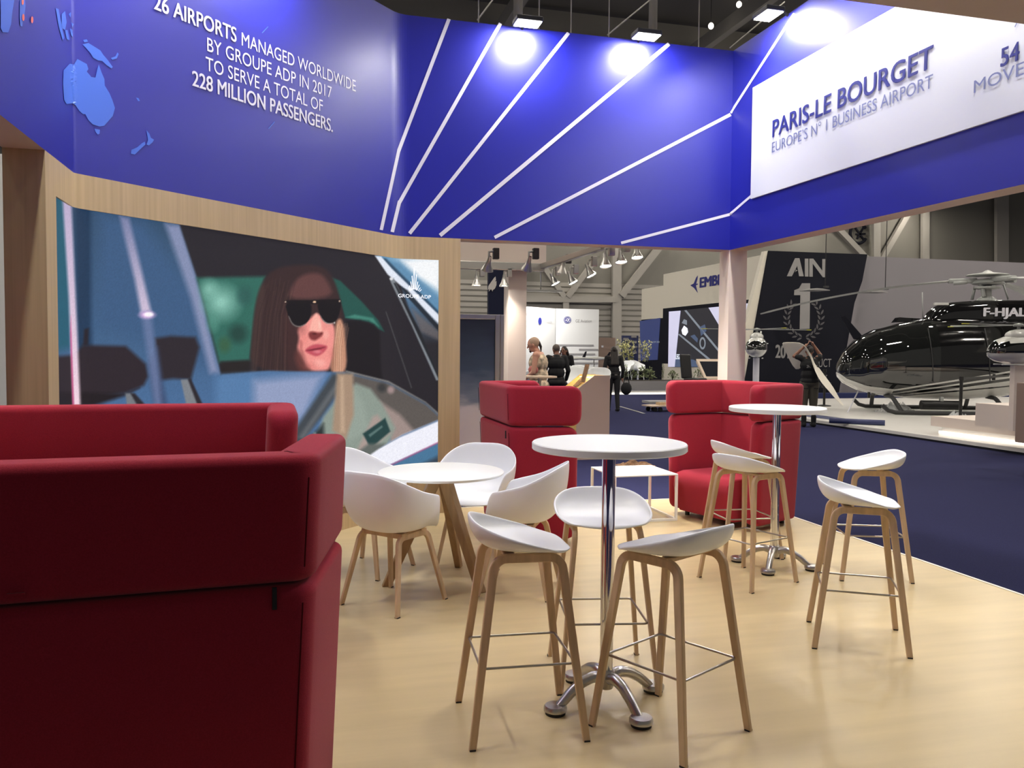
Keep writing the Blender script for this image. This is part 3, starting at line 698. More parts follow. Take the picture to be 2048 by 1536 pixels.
def make_stool():
    r = thing('bar_stool', 'x', 'stool', group='white shell bar stools')
    shell_mesh(stool_rim, (0, .0), z0=.752, pw=2.5, flat=.30).build('seat_shell', M['shell'], r, solid=.011, subsurf=1)
    for sx in (-1, 1):
        for fr in (1, -1):
            lg = sweep_leg(sx, fr, .724, (.222, .228), (.150, .135), .036, .024).build('leg', M['legwood'], r)
            MB().box((sx*.222-.012, fr*.228-.012, -.0), (sx*.222+.012, fr*.228+.012, .006)).build('glide', M['rubber'], lg)
    for y in (-.075, .075): MB().box((-.158, y-.022, .728), (.158, y+.022, .744)).build('seat_crossbar', M['legwood'], r, bevel=.003)
    h = .30; f = h/.738; px_, py_ = .222+(.150-.222)*f-.012, .228+(.135-.228)*f
    ring = fillet([(0, py_, h), (px_, py_, h), (px_, -py_, h), (-px_, -py_, h), (-px_, py_, h), (0, py_, h)], .02, 4)
    MB().tube(ring, .0055, n=8).build('footrest', M['steel'], r)
    return r
stool = make_stool()
STOOLS = [
 ((.90, 3.265), -4, 'white shell bar stool left of the front bar table, low lip towards the pole'),
 ((1.482, 3.052), 118, 'white shell bar stool at the right front of the front bar table, nearest the viewer'),
 ((1.415, 3.665), -101, 'white shell bar stool behind the chrome pole of the front bar table, facing the viewer'),
 ((2.957, 4.945), 20, 'white shell bar stool left of the rear bar table, in front of its twin'),
 ((3.29, 5.615), -5, 'white shell bar stool between the rear bar table and the red armchair'),
 ((2.925, 3.78), -31, 'white shell bar stool nearest the viewer of the pair right of the rear bar table'),
 ((3.86, 4.90), 159, 'white shell bar stool close to the blue carpet, behind the right-hand stool')]
for i, ((x, y), a, l) in enumerate(STOOLS):
    rz = math.radians(a-90)
    if i == 0: stool.location = (x, y, 0); stool.rotation_euler = (0, 0, rz); stool['label'] = l
    else: dup(stool, (x, y, 0), rz, l)
# ------------------------------------------------------------------ bar tables
def make_bar_table():
    r = thing('bar_table', 'x', 'table', group='round white bar tables')
    H = 1.148
    MB().lathe([(.0001, H-.032), (.331, H-.032), (.335, H-.028), (.335, H-.004), (.331, H), (.0001, H)], 64).build('table_top', M['top'], r)
    MB().lathe([(.0001, H-.042), (.12, H-.042), (.12, H-.032), (.0001, H-.032)], 24).build('mounting_plate', M['alu'], r)
    MB().lathe([(.029, .10), (.029, H-.042)], 32).build('pole', M['chrome'], r)
    MB().lathe([(.0001, .062), (.03, .065), (.036, .085), (.04, .12), (.036, .142), (.03, .15)], 28).build('hub', M['alu'], r)
    for k in range(4):
        a = math.radians(15+90*k); d = Vector((math.cos(a), math.sin(a), 0))
        pts = [d*.03+Vector((0, 0, .115)), d*.07+Vector((0, 0, .126)), d*.125+Vector((0, 0, .112)), d*.18+Vector((0, 0, .078)), d*.222+Vector((0, 0, .042)), d*.24+Vector((0, 0, .026))]
        pp = []
        for i in range(len(pts)-1):
            for q in range(4): pp.append(pts[i].lerp(pts[i+1], q/4))
        pp.append(pts[-1]); pp = [pp[0]]+[(pp[i-1]+pp[i]*2+pp[i+1])/4 for i in range(1, len(pp)-1)]+[pp[-1]]
        f = MB().tube(pp, .023, n=14, radii=[1.15-.32*i/(len(pp)-1) for i in range(len(pp))]).build('foot_arm', M['alu'], r)
        c = d*.258
        MB().lathe([(.0001, .012), (.046, .012), (.05, .016), (.05, .030), (.044, .038), (.0001, .040)], 28, c=(c.x, c.y, 0)).build('foot_pad', M['alu'], f)
        MB().lathe([(.0001, 0), (.043, 0), (.043, .012), (.0001, .012)], 24, c=(c.x, c.y, 0)).build('glide', M['rubber'], f)
    return r
bt = make_bar_table(); bt.location = (1.318, 3.35, 0); bt.rotation_euler = (0, 0, math.radians(-2)); bt['label'] = 'round white bar table on a chrome pole, nearest, among three stools'
dup(bt, (3.335, 5.225, 0), math.radians(34), 'round white bar table on a chrome pole, farther off, before the right red armchair')
# ------------------------------------------------------------------ shell armchairs and cafe table
def chair_rim(th):
    a = abs((th+PI) % (2*PI)-PI); s, c = math.sin(th), math.cos(th)
    x = .275*math.copysign(abs(s)**.72, s); y = .24*math.copysign(abs(c)**.8, c)
    if c > 0: x *= 1-.14*c*c
    arm = .665+(.835-.665)*smooth(1.0, 3.0, a)
    z = .452+(arm-.452)*smooth(.62, 1.12, a)
    if a > 1.2: y -= .06*smooth(1.2, PI, a); x *= 1+.04*math.sin(min(PI, (a-1.2)*1.6))
    if a < .5: z -= .012*(1-a/.5)
    return x, y, z
def make_chair():
    r = thing('shell_armchair', 'x', 'chair', group='white shell armchairs at the cafe table')
    shell_mesh(chair_rim, (0, .02), z0=.462, pw=1.9, flat=.5, m=18).build('seat_shell', M['shell'], r, solid=.011, subsurf=1)
    for sx in (-1, 1):
        for fr in (1, -1):
            lg = sweep_leg(sx, fr, .432, (.222, .222), (.150, .13), .036, .024).build('leg', M['legwood'], r)
            MB().box((sx*.222-.012, fr*.222-.012, 0), (sx*.222+.012, fr*.222+.012, .006)).build('glide', M['rubber'], lg)
    for y in (-.09, .09): MB().box((-.162, y-.025, .425), (.162, y+.025, .455)).build('seat_crossbar', M['legwood'], r, bevel=.003)
    return r
ch_ = make_chair()
CHAIRS = [((.58, 5.005), 42, 'white shell armchair with its back to the viewer, nearest at the cafe table'),
 ((.50, 5.80), -40, 'white shell armchair half hidden behind the red sofa wing, beside the video wall'),
 ((1.27, 5.86), -117, 'white shell armchair on the far side of the cafe table, showing its seat'),
 ((1.40, 5.085), 152, 'white shell armchair seen from its side, right of the cafe table')]
for i, ((x, y), a, l) in enumerate(CHAIRS):
    rz = math.radians(a-90)
    if i == 0: ch_.location = (x, y, 0); ch_.rotation_euler = (0, 0, rz); ch_['label'] = l
    else: dup(ch_, (x, y, 0), rz, l)
ct = thing('cafe_table', 'low round white table on three splayed oak legs among the armchairs', 'table', (.93, 5.36, 0))
MB().lathe([(.0001, .722), (.405, .722), (.415, .732), (.415, .738), (.41, .742), (.0001, .742)], 64).build('table_top', M['top'], ct)
MB().lathe([(.0001, .708), (.12, .708), (.12, .722), (.0001, .722)], 24).build('mounting_plate', M['alu'], ct)
for ax_, ay_ in ((.21, -.28), (-.36, -.01), (.19, .35)):
    d = Vector((ax_, ay_, 0)); n = Vector((-d.y, d.x, 0)).normalized()
    p, q = Vector((d.x*.08, d.y*.08, .71)), Vector((d.x, d.y, 0)); u = d.normalized()
    vs = []
    for c, hw, ht in ((p, .03, .042), (q, .022, .03)):
        vs += [c-n*hw-u*ht, c+n*hw-u*ht, c+n*hw+u*ht, c-n*hw+u*ht]
    MB().add(vs, [(0, 1, 2, 3), (7, 6, 5, 4), (0, 4, 5, 1), (1, 5, 6, 2), (2, 6, 7, 3), (3, 7, 4, 0)]).build('leg', M['tablewood'], ct, bevel=.006)
# ------------------------------------------------------------------ white wire side table
st = thing('side_table', 'low white metal frame side table between the two red armchairs', 'table', (3.05, 7.13, 0))
w, d, h, b_ = .31, .30, .425, .0105
MB().box((-w, -d, h-.012), (w, d, h)).build('table_top', M['top'], st, bevel=.002)
for sx in (-1, 1):
    for sy in (-1, 1): MB().box((sx*(w-b_)-b_, sy*(d-b_)-b_, 0), (sx*(w-b_)+b_, sy*(d-b_)+b_, h-.012)).build('leg', M['top'], st)
for sy in (-1, 1): MB().box((-w+2*b_, sy*(d-b_)-b_, 0), (w-2*b_, sy*(d-b_)+b_, 2*b_)).build('base_rail', M['top'], st)
for sx in (-1, 1): MB().box((sx*(w-b_)-b_, -d+2*b_, 0), (sx*(w-b_)+b_, d-2*b_, 2*b_)).build('base_rail', M['top'], st)
# ------------------------------------------------------------------ high-backed red sofas
def wrap(w, d, splay, z0, z1, t=.13, lean=.045, r=.032, endr=.085, topsag=0.):
    """upholstered U-shaped panel (back along y=0 facing +y, wings to y=d) between heights z0 and z1"""
    pts = fillet([(-w/2-splay, d, 0), (-w/2, 0, 0), (w/2, 0, 0), (w/2+splay, d, 0)], .035, 5)
    P = [np.array(p[:2]) for p in pts]
    L = cum(P)[-1]
    ext = [0, .008, .02, .04, .065, endr]
    S = sorted(set(ext+[L-e for e in ext]+[s for s in cum(P) if endr < s < L-endr]+list(np.linspace(endr, L-endr, 14))))
    Q = [sub(P, 0, s)[-1] if s > 1e-6 else P[0] for s in S]; N = [-v for v in normals(Q)]; rings = []
    for q, n, s in zip(Q, N, S):
        e = min(s, L-s); kz = 0. if e >= endr else endr-math.sqrt(max(0, endr**2-(endr-e)**2)); rt = t/2
        kn = 0. if e >= rt else rt-math.sqrt(max(0, rt**2-(rt-e)**2)); kn = min(kn, t/2-.004)*.75
        hz = z1-z0-2*kz*.9; ht = t-2*kn; rr = min(r, hz/2-.002, ht/2-.002)
        ring = []
        for a, zz_ in rrect(ht, hz, rr, 5):
            z = (z0+z1)/2+zz_; off = lean*z - (t/2+a)           # outward is +
            ring.append((q[0]+n[0]*off, q[1]+n[1]*off, z))
        rings.append(ring)
    k = len(rings[0]); vs = [p for g in rings for p in g]; fs = []
    for i in range(len(rings)-1):
        for j in range(k): fs.append((i*k+j, (i+1)*k+j, (i+1)*k+(j+1) % k, i*k+(j+1) % k))
    mb = MB().add(vs, fs, 0, True)
    mb.add(rings[0], [tuple(range(k))], 0, True); mb.add(rings[-1], [tuple(reversed(range(k)))], 0, True)
    return mb
def make_sofa(name, label, cat, w, d, loc, rz, splay=.09, H=1.26, groove=.945, group=None):
    r = thing(name, label, cat, loc, rz, group)
    wrap(w, d, splay, .05, groove-.004).build('backrest', M['red'], r)
    wrap(w, d+.03, splay, groove+.004, H, t=.14).build('headrest', M['red'], r)
    for sx in (-1, 1):
        x = sx*(w/2+.02)
        MB().tube([(sx*(w/2-.036)+sx*.045*z, -.045*z+.0005, z) for z in np.linspace(.12, groove-.05, 6)], .0022, n=6).build('seam', M['seam'], r)
        MB().tube([(sx*(w/2-.036)+sx*.045*z, -.045*z+.0005, z) for z in np.linspace(groove+.05, H-.06, 5)], .0022, n=6).build('seam', M['seam'], r)
    # seat block with a soft front
    fr = d+(.06 if cat == 'sofa' else .11); iw = w/2-.135
    MB().box((-iw, .12, .055), (iw, fr-.1, .30)).build('seat_base', M['red'], r, bevel=.03, seg=3)
    sc = MB()
    prof = [(.12, .28), (fr-.09, .28), (fr-.02, .255), (fr, .20), (fr-.01, .12), (fr-.045, .06)]
    vs = []; 
    hw = w/2+.0
    n_ = 9
    sec = [(.115, .06), (.115, .40), (.16, .43), (fr-.10, .435), (fr-.03, .42), (fr+.005, .375), (fr+.01, .30), (fr-.01, .20), (fr-.05, .10), (fr-.07, .06)]
    xs = [-iw-.02, -iw, -iw+.02, 0, iw-.02, iw, iw+.02]
    for x in xs:
        for y, z in sec: vs.append((x, y, z))
    k = len(sec); fs = []
    for i in range(len(xs)-1):
        for j in range(k): fs.append((i*k+j, i*k+(j+1) % k, (i+1)*k+(j+1) % k, (i+1)*k+j))
    fs += [tuple(reversed(range(k))), tuple(range((len(xs)-1)*k, len(xs)*k))]
    sc.add(vs, fs, 0, True); sc.build('seat_cushion', M['red'], r, bevel=.012)
    for sx in (-1, 1):
        for y in (.06, d-.08): MB().lathe([(.0001, 0), (.022, 0), (.022, .055), (.0001, .055)], 16, c=(sx*(w/2-.1), y, 0)).build('foot', M['black'], r)
    MB().box((w/2-.078, -.045*.86-.009, .845), (w/2-.066, -.045*.86-.001, .905)).build('fabric_tag', M['tag'], r)
    return r
sf = make_sofa('high_back_sofa', 'red high-backed sofa in the left foreground, seen from behind', 'sofa', 1.46, .54, (-.715, 2.28, 0), math.radians(4), .15, groove=.905)
MB().box((.03, -.052, .940), (.07, -.044, .9445)).build('zip_pull', M['red'], sf)
make_sofa('high_back_sofa', 'red high-backed sofa facing the viewer behind the foreground sofa', 'sofa', 1.44, .56, (-.775, 4.44, 0), PI+math.radians(1.5), .0, groove=.905)
make_sofa('high_back_armchair', 'red high-backed armchair turned away, behind the cafe table', 'armchair', 1.02, .50, (1.645, 6.72, 0), -PI/2)
make_sofa('high_back_armchair', 'red high-backed armchair open to the left, behind the rear bar table', 'armchair', .90, .62, (4.19, 6.88, 0), math.radians(197.5-90))
# ------------------------------------------------------------------ neighbouring structure behind the back fascia
SPOT_W = 7.0
def on(px, py, axis, val): return Vector(hit((px, py), axis, val)[0])
RZ = 2.60                                      # height of the aluminium lighting frame
xr, xl, y0, y1 = 3.06, 1.56, 8.02, 10.25
fr_ = thing('lighting_frame', 'aluminium lighting frame under a white header, beyond the opening', 'frame', (0, 0, 0))
for nm, lo, hi in (('front_rail', (xl, y0, RZ), (xr+.06, y0+.06, RZ+.07)), ('rear_rail', (xl, y1, RZ-.05), (xr+.06, y1+.07, RZ+.05)),
                   ('side_rail', (xr, y0+.06, RZ-.02), (xr+.06, y1, RZ+.05)), ('side_rail', (xl-.06, y0, RZ-.02), (xl, y1, RZ+.05))):
    MB().box(lo, hi).build(nm, M['alu'], fr_, bevel=.006)
MB().box((xl, y1+.08, RZ), (xr+.1, y1+.16, 3.4)).build('header_panel', M['pinkwhite'], fr_)
for x, y in ((1.72, 9.6), (1.80, 10.0)): MB().box((x, y, 0), (x+.05, y+.05, RZ-.02)).build('post', M['alu'], fr_)
cl_x0 = on(1013, 700, 1, 10.5).x; cl_x1 = on(1049, 700, 1, 10.5).x
tag(MB().box((cl_x0, 10.42, -.04), (cl_x1, 10.66, RZ+.1)).build('white_column', M['pinkwhite']), 'white rectangular column standing behind the framed cloud poster', 'column')
def spot(px, py, axis, val, aim, label, lit, k=1.):
    """little track spotlight: bracket, stem and bell shade"""
    p = on(px, py, axis, val); a = Vector(aim).normalized(); t = thing('track_spotlight', label, 'spotlight', p, 0, 'track spotlights on the aluminium frame')
    MB().box((.04, -.03, .02), (.10, .03, .13)).build('bracket', M['darkrubber'] if not lit else M['alu'], t, bevel=.006)
    MB().tube([(.06, 0, .10), (.0, 0, .09), (0, 0, .03)], .012).build('stem', M['alu'], t)
    q = a.to_track_quat('Z', 'Y').to_matrix().to_4x4()
    b = MB().lathe([(.016, -.05), (.022, 0), (.034, .04), (.058, .085), (.062, .10), (.056, .096)], 20)
    b.v = [tuple(q @ Vector(v)) for v in b.v]; b.f = [f for f in b.f if len(f) < 10]; b.mi = [0]*len(b.f); b.sm = [True]*len(b.f)
    b.build('shade', M['alu'], t, recalc=False)
    b = MB().lathe([(.0001, .088), (.054, .088)], 20); b.v = [tuple(q @ Vector(v)) for v in b.v]; b.f = [f for f in b.f if len(f) < 10]; b.mi = [0]*len(b.f); b.sm = [False]*len(b.f)
    b.build('lens', M['lampglow'] if lit else M['glosswhite'], t, recalc=False)
    if lit: lamp_light('spot_lamp', tuple(a*.095), tuple(a), SPOT_W*k, .09, .09, (1, .9, .78), parent=t, spread=1.9)
    return t
dn = (0, -.05, -1)
spot(978, 522, 1, y0+.03, (-.1, .5, -1), 'unlit spotlight under the front rail, left of two, near the oak wall', False)
spot(1058, 522, 1, y0+.03, (-.1, .5, -1), 'unlit spotlight under the front rail, right of its twin', False)
spot(953, 556, 1, y1+.03, dn, 'lit spotlight under the rear rail, left beside the posts', True)
spot(1008, 557, 1, y1+.03, dn, 'lit spotlight under the rear rail, right, at the column edge', True)
spot(1105, 554, 0, xr+.03, (.4, -.3, -1), 'spotlight on the side rail nearest the column, tilted', True)
spot(1126, 530, 0, xr+.03, (-.1, .2, -1), 'unlit spotlight hanging mid side rail', False)
spot(1140, 551, 0, xr+.03, (.4, -.3, -1), 'tilted spotlight on the side rail, middle of the bright three', True)
spot(1176, 536, 0, xr+.03, (.4, -.3, -1), 'large tilted spotlight near the front of the side rail', True)
for px, py, l in ((1210, 515, 'lowest of the three round lit spotlights under the blue fascia'), (1241, 507, 'middle of the three round lit spotlights under the blue fascia'), (1273, 498, 'highest of the three round lit spotlights, right under the blue fascia')):
    s_ = spot(px, py, 1, 7.92, (0, -.25, -1), l, True); dz = 2.62-s_.location.z; MB().tube([(.07, 0, .1), (.07, -.04, dz-.02), (.07, -.092, dz)], .015).build('arm', M['alu'], s_)
# framed cloud poster
a = on(915, 628, 1, 9.0); b_ = on(999, 628, 1, 9.0)
fp = thing('framed_poster', 'freestanding aluminium framed poster of dark sky above white clouds', 'display board', ((a.x+b_.x)/2-.2, 9.0, 0))
w2 = (b_.x-a.x)/2+.2; hz = a.z
pm = bpy.data.materials.new('cloud_poster'); pm.use_nodes = True; nt = pm.node_tree; bs = nt.nodes['Principled BSDF']; bs.inputs['Roughness'].default_value = .3
tc = nt.nodes.new('ShaderNodeTexCoord'); sp = nt.nodes.new('ShaderNodeSeparateXYZ'); mr = nt.nodes.new('ShaderNodeMapRange'); rp = nt.nodes.new('ShaderNodeValToRGB'); nz = nt.nodes.new('ShaderNodeTexNoise'); mp_ = nt.nodes.new('ShaderNodeMapping'); ad = nt.nodes.new('ShaderNodeMath')
nt.links.new(tc.outputs['Object'], sp.inputs[0]); nt.links.new(sp.outputs['Z'], mr.inputs[0]); mr.inputs['From Min'].default_value = .3; mr.inputs['From Max'].default_value = hz
nt.links.new(tc.outputs['Object'], mp_.inputs[0]); mp_.inputs['Scale'].default_value = (2.5, 1, 9); nt.links.new(mp_.outputs[0], nz.inputs[0]); nz.inputs['Scale'].default_value = 1.; nz.inputs['Detail'].default_value = 5
ad.operation = 'MULTIPLY_ADD'; ad.inputs[1].default_value = .22; nt.links.new(nz.outputs[0], ad.inputs[0]); nt.links.new(mr.outputs[0], ad.inputs[2]); nt.links.new(ad.outputs[0], rp.inputs[0])
E_ = rp.color_ramp.elements; E_[0].position = .15; E_[0].color = (*lin((226, 214, 210)), 1); E_[1].position = 1.; E_[1].color = (*lin((44, 54, 74)), 1)
for p, c in ((.46, (214, 208, 208)), (.56, (120, 132, 150)), (.72, (66, 84, 108))): e = E_.new(p); e.color = (*lin(c), 1)
nt.links.new(rp.outputs[0], bs.inputs['Base Color'])
MB().box((-w2+.05, -.012, .05), (w2-.05, .012, hz-.05)).build('poster', pm, fp)
for sx in (-1, 1): MB().box((min(sx*(w2-.055), sx*w2), -.03, -.04), (max(sx*(w2-.055), sx*w2), .03, hz)).build('frame_post', M['alu'], fp, bevel=.005)
MB().box((-w2+.055, -.03, hz-.055), (w2-.055, .03, hz)).build('frame_rail', M['alu'], fp, bevel=.005)
MB().box((-w2+.055, -.03, -.0), (w2-.055, .03, .05)).build('frame_rail', M['alu'], fp, bevel=.005)
MB().box((w2+.005, -.02, -.04), (w2+.05, .05, hz)).build('side_post', M['alu'], fp, bevel=.005)
# dark banner with a pale leaf-shaped emblem
a = on(984, 530, 1, 15.5); b_ = on(1040, 530, 1, 15.5)
bn = MB().box((a.x-.06, 15.5, -.04), (b_.x, 15.62, 4.0)).build('dark_banner', M['navy']); tag(bn, 'tall dark navy banner with a pale torn-leaf emblem behind the column', 'banner')
def flat(name, px, axis, val, m, parent, th=.01):
    P = [on(x, y, axis, val) for x, y in px]; mb = MB(); k = len(P); nv = Vector((0, -1, 0)) if axis == 1 else Vector((-1, 0, 0))
    mb.add(P+[p+nv*-th for p in P], [tuple(range(k)), tuple(reversed(range(k, 2*k)))]+[(i, (i+1) % k, k+(i+1) % k, k+i) for i in range(k)])
    return mb.build(name, m, parent)
flat('emblem', [(977, 572), (981, 566), (988, 556), (991, 553), (992, 560), (990, 563), (993, 562), (993, 570), (990, 577), (986, 580), (985, 583), (982, 578), (978, 583), (979, 577), (976, 580)], 1, 15.48, M['paleprint'], bn)
# pale wall of another stand seen past the left edge
lw = MB().box((-9.5, 15, -.04), (-4.0, 15.2, 4.6)).build('stand_partition', M['coolwhite']); tag(lw, 'pale partition of another stand glimpsed left of the oak wall', 'partition')
# lectern with lit sloping top and brochures
lx = on(1153, 920, 2, -.04); LY0 = lx.y
lx1 = on(1218, 918, 1, LY0)
lc = thing('lectern', 'honey oak lectern with lit sloping top and brown side panel', 'lectern', (lx.x, LY0, -.04), -PI/2)
LD, LW, lf, lb_ = lx1.x-lx.x, .62, on(1153, 779, 1, LY0).z+.04, on(1200, 751, 1, LY0).z+.04; LF_ = LD*.52
poly_ = [(0, 0), (LD, 0), (LD, lb_), (LF_, lb_), (0, lf)]
for nm, x, m_ in (('side_panel', -.03, 'lecternside'), ('side_panel', -LW, 'yellowoak')):
    k = len(poly_); MB().add([(x, y, z) for y, z in poly_]+[(x+.03, y, z) for y, z in poly_], [tuple(range(k)), tuple(reversed(range(k, 2*k)))]+[(i, (i+1) % k, k+(i+1) % k, k+i) for i in range(k)]).build(nm, M[m_], lc)
MB().box((-LW+.03, 0, 0), (-.03, .03, lf-.03)).build('front_panel', M['yellowoak'], lc)
L_ = math.hypot(LF_, lb_-lf); ang = math.atan2(lb_-lf, LF_)
MB().box((-LW+.03, 0, -.035), (-.03, L_, -.012), 0, Matrix.Translation((0, 0, lf)) @ Matrix.Rotation(ang, 4, 'X')).build('sloping_top', M['yellowoak'], lc)
MB().box((-LW+.03, LF_, lb_-.03), (-.03, LD, lb_-.005)).build('rear_shelf', M['yellowoak'], lc)
MB().box((-LW+.06, LF_-.03, lb_-.045), (-.06, LF_-.01, lb_-.03)).build('light_strip', M['striplight'], lc)
lamp_light('lectern_light', (-LW/2, LF_-.03, lb_+.10), (0, -.8, -1), 2.2, .3, .04, (1, .78, .42), parent=lc)
for xx, yy, w_, h_, tl, l in ((-.24, .05, .15, .20, ang+.12, 'open brown brochure lying low on the lectern slope'), (-.12, .13, .17, .27, ang+.65, 'upright brown brochure leaning at the top of the lectern')):
    MT = Matrix.Translation((lx.x, LY0, -.04)) @ Matrix.Rotation(-PI/2, 4, 'Z') @ Matrix.Translation((xx, yy, lf+yy*math.tan(ang)-.005)) @ Matrix.Rotation(tl, 4, 'X')
    bk = thing('brochure', l, 'brochure', MT.translation); MT = Matrix.Translation(-MT.translation) @ MT
    MB().box((-w_/2, 0, 0), (w_/2, h_, .008), 0, MT).build('pages', M['cream'], bk); MB().box((-w_/2, 0, .008), (w_/2, h_, .011), 0, MT).build('cover', M['photo'], bk)
# fair visitor's round table and white chairs of the neighbours
def round_table(loc, r, H, label, top='lightoak', grp=None):
    t = thing('bistro_table', label, 'table', loc, 0, grp)
    MB().lathe([(.0001, H-.025), (r, H-.025), (r, H), (.0001, H)], 36).build('table_top', M[top], t); MB().lathe([(.03, .03), (.03, H-.025)], 14).build('pole', M['alu'], t); MB().lathe([(.0001, 0), (.24, 0), (.24, .012), (.03, .03)], 28).build('base', M['alu'], t); return t
c = campt(1079, 752, 13.4); round_table((c[0], c[1], -.04), .285, c[2]+.04, 'small round pale high table in front of the person in floral clothes')
hc_ = None
def small_chair(px, py, depth, rot, label):
    global hc_
    c = campt(px, py, depth)
    if hc_ is not None: return dup(hc_, (c[0], c[1], -.04), rot, label)
    hc_ = thing('high_chair', label, 'chair', (c[0], c[1], -.04), rot, 'white high chairs of the neighbouring stand')
    sh_ = [c_ for c_ in ch_.children if c_.name.startswith('seat_shell')][0].copy(); COL.objects.link(sh_); sh_.parent = hc_; sh_.location = (0, 0, .36)
    for sx in (-1, 1):
        for sy in (-1, 1): MB().tube([(sx*.22, sy*.22, 0), (sx*.13, sy*.12, .81)], .012, n=6).build('leg', M['white'], hc_)
    return hc_
for i, (px, py, dp, rt, l) in enumerate(((1150, 720, 18.5, 2.9, 'white chair behind the lectern, leftmost of the row'), (1166, 716, 20.5, 3.3, 'white chair behind the lectern, second from left'), (1178, 722, 19.0, 3.0, 'white chair behind the lectern, third from left'), (1195, 727, 18.0, 2.6, 'white chair just right of the lectern brochures'),
      (1252, 726, 29.8, 2.4, 'white chair right of the person in black, left of two'), (1276, 725, 31.0, 3.6, 'white chair right of the person in black, right of two'), (1051, 725, 19.5, 1.2, 'white chair glimpsed beside the white column'))): small_chair(px, py, dp, rt, l)
# white partition stand with round logos
gy = 30.
def wallbox(name, pxl, pxr, pyt, y, th, m, label, cat='partition', z0=-.04):
    a = on(pxl, pyt, 1, y); b = on(pxr, pyt, 1, y); o = MB().box((a.x, y, z0), (b.x, y+th, a.z)).build(name, M[m]); return tag(o, label, cat)
gr = wallbox('white_partition', 1112, 1198, 617, gy, .2, 'coolwhite', 'white partition with a round blue emblem and grooves, right section')
a = on(1112, 617, 1, gy); e0 = Vector((a.x-.02, gy, 0)); e1 = Vector((on(1020, 617, 1, 28.6).x, 28.6, 0)); zt = a.z
gl = MB().add([(e0.x, e0.y, -.04), (e1.x, e1.y, -.04), (e1.x, e1.y, zt), (e0.x, e0.y, zt), (e0.x, e0.y+.2, -.04), (e1.x, e1.y+.2, -.04), (e1.x, e1.y+.2, zt), (e0.x, e0.y+.2, zt)], [(0, 1, 2, 3), (7, 6, 5, 4), (0, 4, 5, 1), (1, 5, 6, 2), (2, 6, 7, 3), (3, 7, 4, 0)]).build('white_partition', M['coolwhite'])
tag(gl, 'brightly lit angled white partition behind the person in floral clothes', 'partition')
def disc(name, px, py, rx, y, m, par, n=20, ry=None):
    return flat(name, [(px+rx*math.cos(2*PI*i/n), py+(ry or rx)*math.sin(2*PI*i/n)) for i in range(n)], 1, y, m, par)
disc('round_emblem', 1135, 640, 7.4, gy-.012, M['navytext'], gr)
def glyph(par, px, py, y, sx=1.):     # curling white monogram and ring inside the round emblem
    mb = MB()
    def P(dx, dy): return on(px+dx*sx, py+dy, 1, y)
    mb.tube([P(5.9*math.cos(t), 5.9*math.sin(t)) for t in np.linspace(0, 2*PI, 29)[:-1]], .006, n=5, closed=True)
    mb.tube([P(*q) for q in ((1.2, -2.6), (-.3, -3.6), (-1.8, -2.4), (-1.5, .2), (-3, 1.6), (-4, .4), (-3.1, -.6))], .012, n=5)
    mb.tube([P(*q) for q in ((-1.5, .2), (-1.2, 2.6), (.2, 3.6), (1.1, 2.2), (.6, .8))], .012, n=5)
    mb.tube([P(*q) for q in ((.6, -.2), (2, -2.6), (3.6, -2.4), (3.4, -.8), (1.8, .2), (2, 2), (3.4, 2.6), (4, 1.6))], .012, n=5)
    return mb.build('monogram', M['white'], par)
glyph(gr, 1135, 640, gy-.03)
def wtext(name, s, p0, p1, cap_px, axis, val, m, par, bold=0., n=(0, -1, 0)):
    a = on(*p0, axis, val); b = on(*p1, axis, val); q = on(p0[0], p0[1]-cap_px, axis, val); return lettering(name, s, a, b, q.z-a.z, m, par, n, bold, lift=.012)
wtext('wall_lettering', 'GE Aviation', (1151, 645), (1183, 645), 6, 1, gy, M['greyprint'], gr)
def eline(px):
    t = (px-1112)/(1020-1112.); return t
def on_angled(px, py):
    d = ray((px, py))[0]; nrm = np.array([(e1-e0).y, -(e1-e0).x]); t = (np.array([e0.x, e0.y])@nrm)/(d[:2]@nrm); return Vector(CO+d*(t*.9985))
mb = MB(); P = [on_angled(1080+3.6*math.cos(t), 642+7.2*math.sin(t)) for t in np.linspace(0, 2*PI, 21)[:-1]]; mb.add(P, [tuple(range(20))]); mb.build('round_emblem', M['navytext'], gl)
for s, p0, p1, cp in (('GE Aviation', (1087, 645.5), (1104, 645.5), 4.5), ('AVIATION', (1040, 631), (1061, 631), 5), ('Engines', (1047, 642), (1060, 642), 4), ('Services', (1047, 653), (1064, 653), 4)):
    a = on_angled(*p0); b = on_angled(*p1); q = on_angled(p0[0], p0[1]-cp); b.z = a.z; lettering('wall_lettering', s, a, b, q.z-a.z, M['greyprint'], gl, (0, -1, 0), lift=.0)
mb = MB()
for py, x0_, x1_ in ((690, 1060, 1187), (699, 1158, 1196), (708, 1070, 1190), (716, 1062, 1180), (726, 1120, 1196)):
    p = on(max(x0_, 1113), py, 1, gy-.005); q = on(x1_, py, 1, gy-.005); mb.box((p.x, gy-.02, p.z-.03), (q.x, gy, p.z+.03))
mb.build('groove_lines', M['greyprint'], gr)
dr = wallbox('tan_door', 1198, 1231, 675, 31.0, .15, 'taupe', 'plain tan door panel standing behind the person in black', 'door')
flat('door_sign', [(1203, 691), (1207, 691), (1207, 695), (1203, 695)], 1, 30.97, M['white'], dr)
ib = wallbox('notice_board', 1245, 1277, 671, 33.0, .12, 'midblue', 'blue information board with short white lines of text', 'board')
MBX = MB()
for k_, (px, py) in enumerate(((1263, 673), (1247, 678), (1263, 684), (1247, 689), (1263, 694), (1250, 700), (1263, 705))): p = on(px, py, 1, 32.97); MBX.box((p.x, 32.975, p.z-.05), (p.x+.24, 33.0, p.z+.05))
MBX.build('text_lines', M['greyprint'], ib)
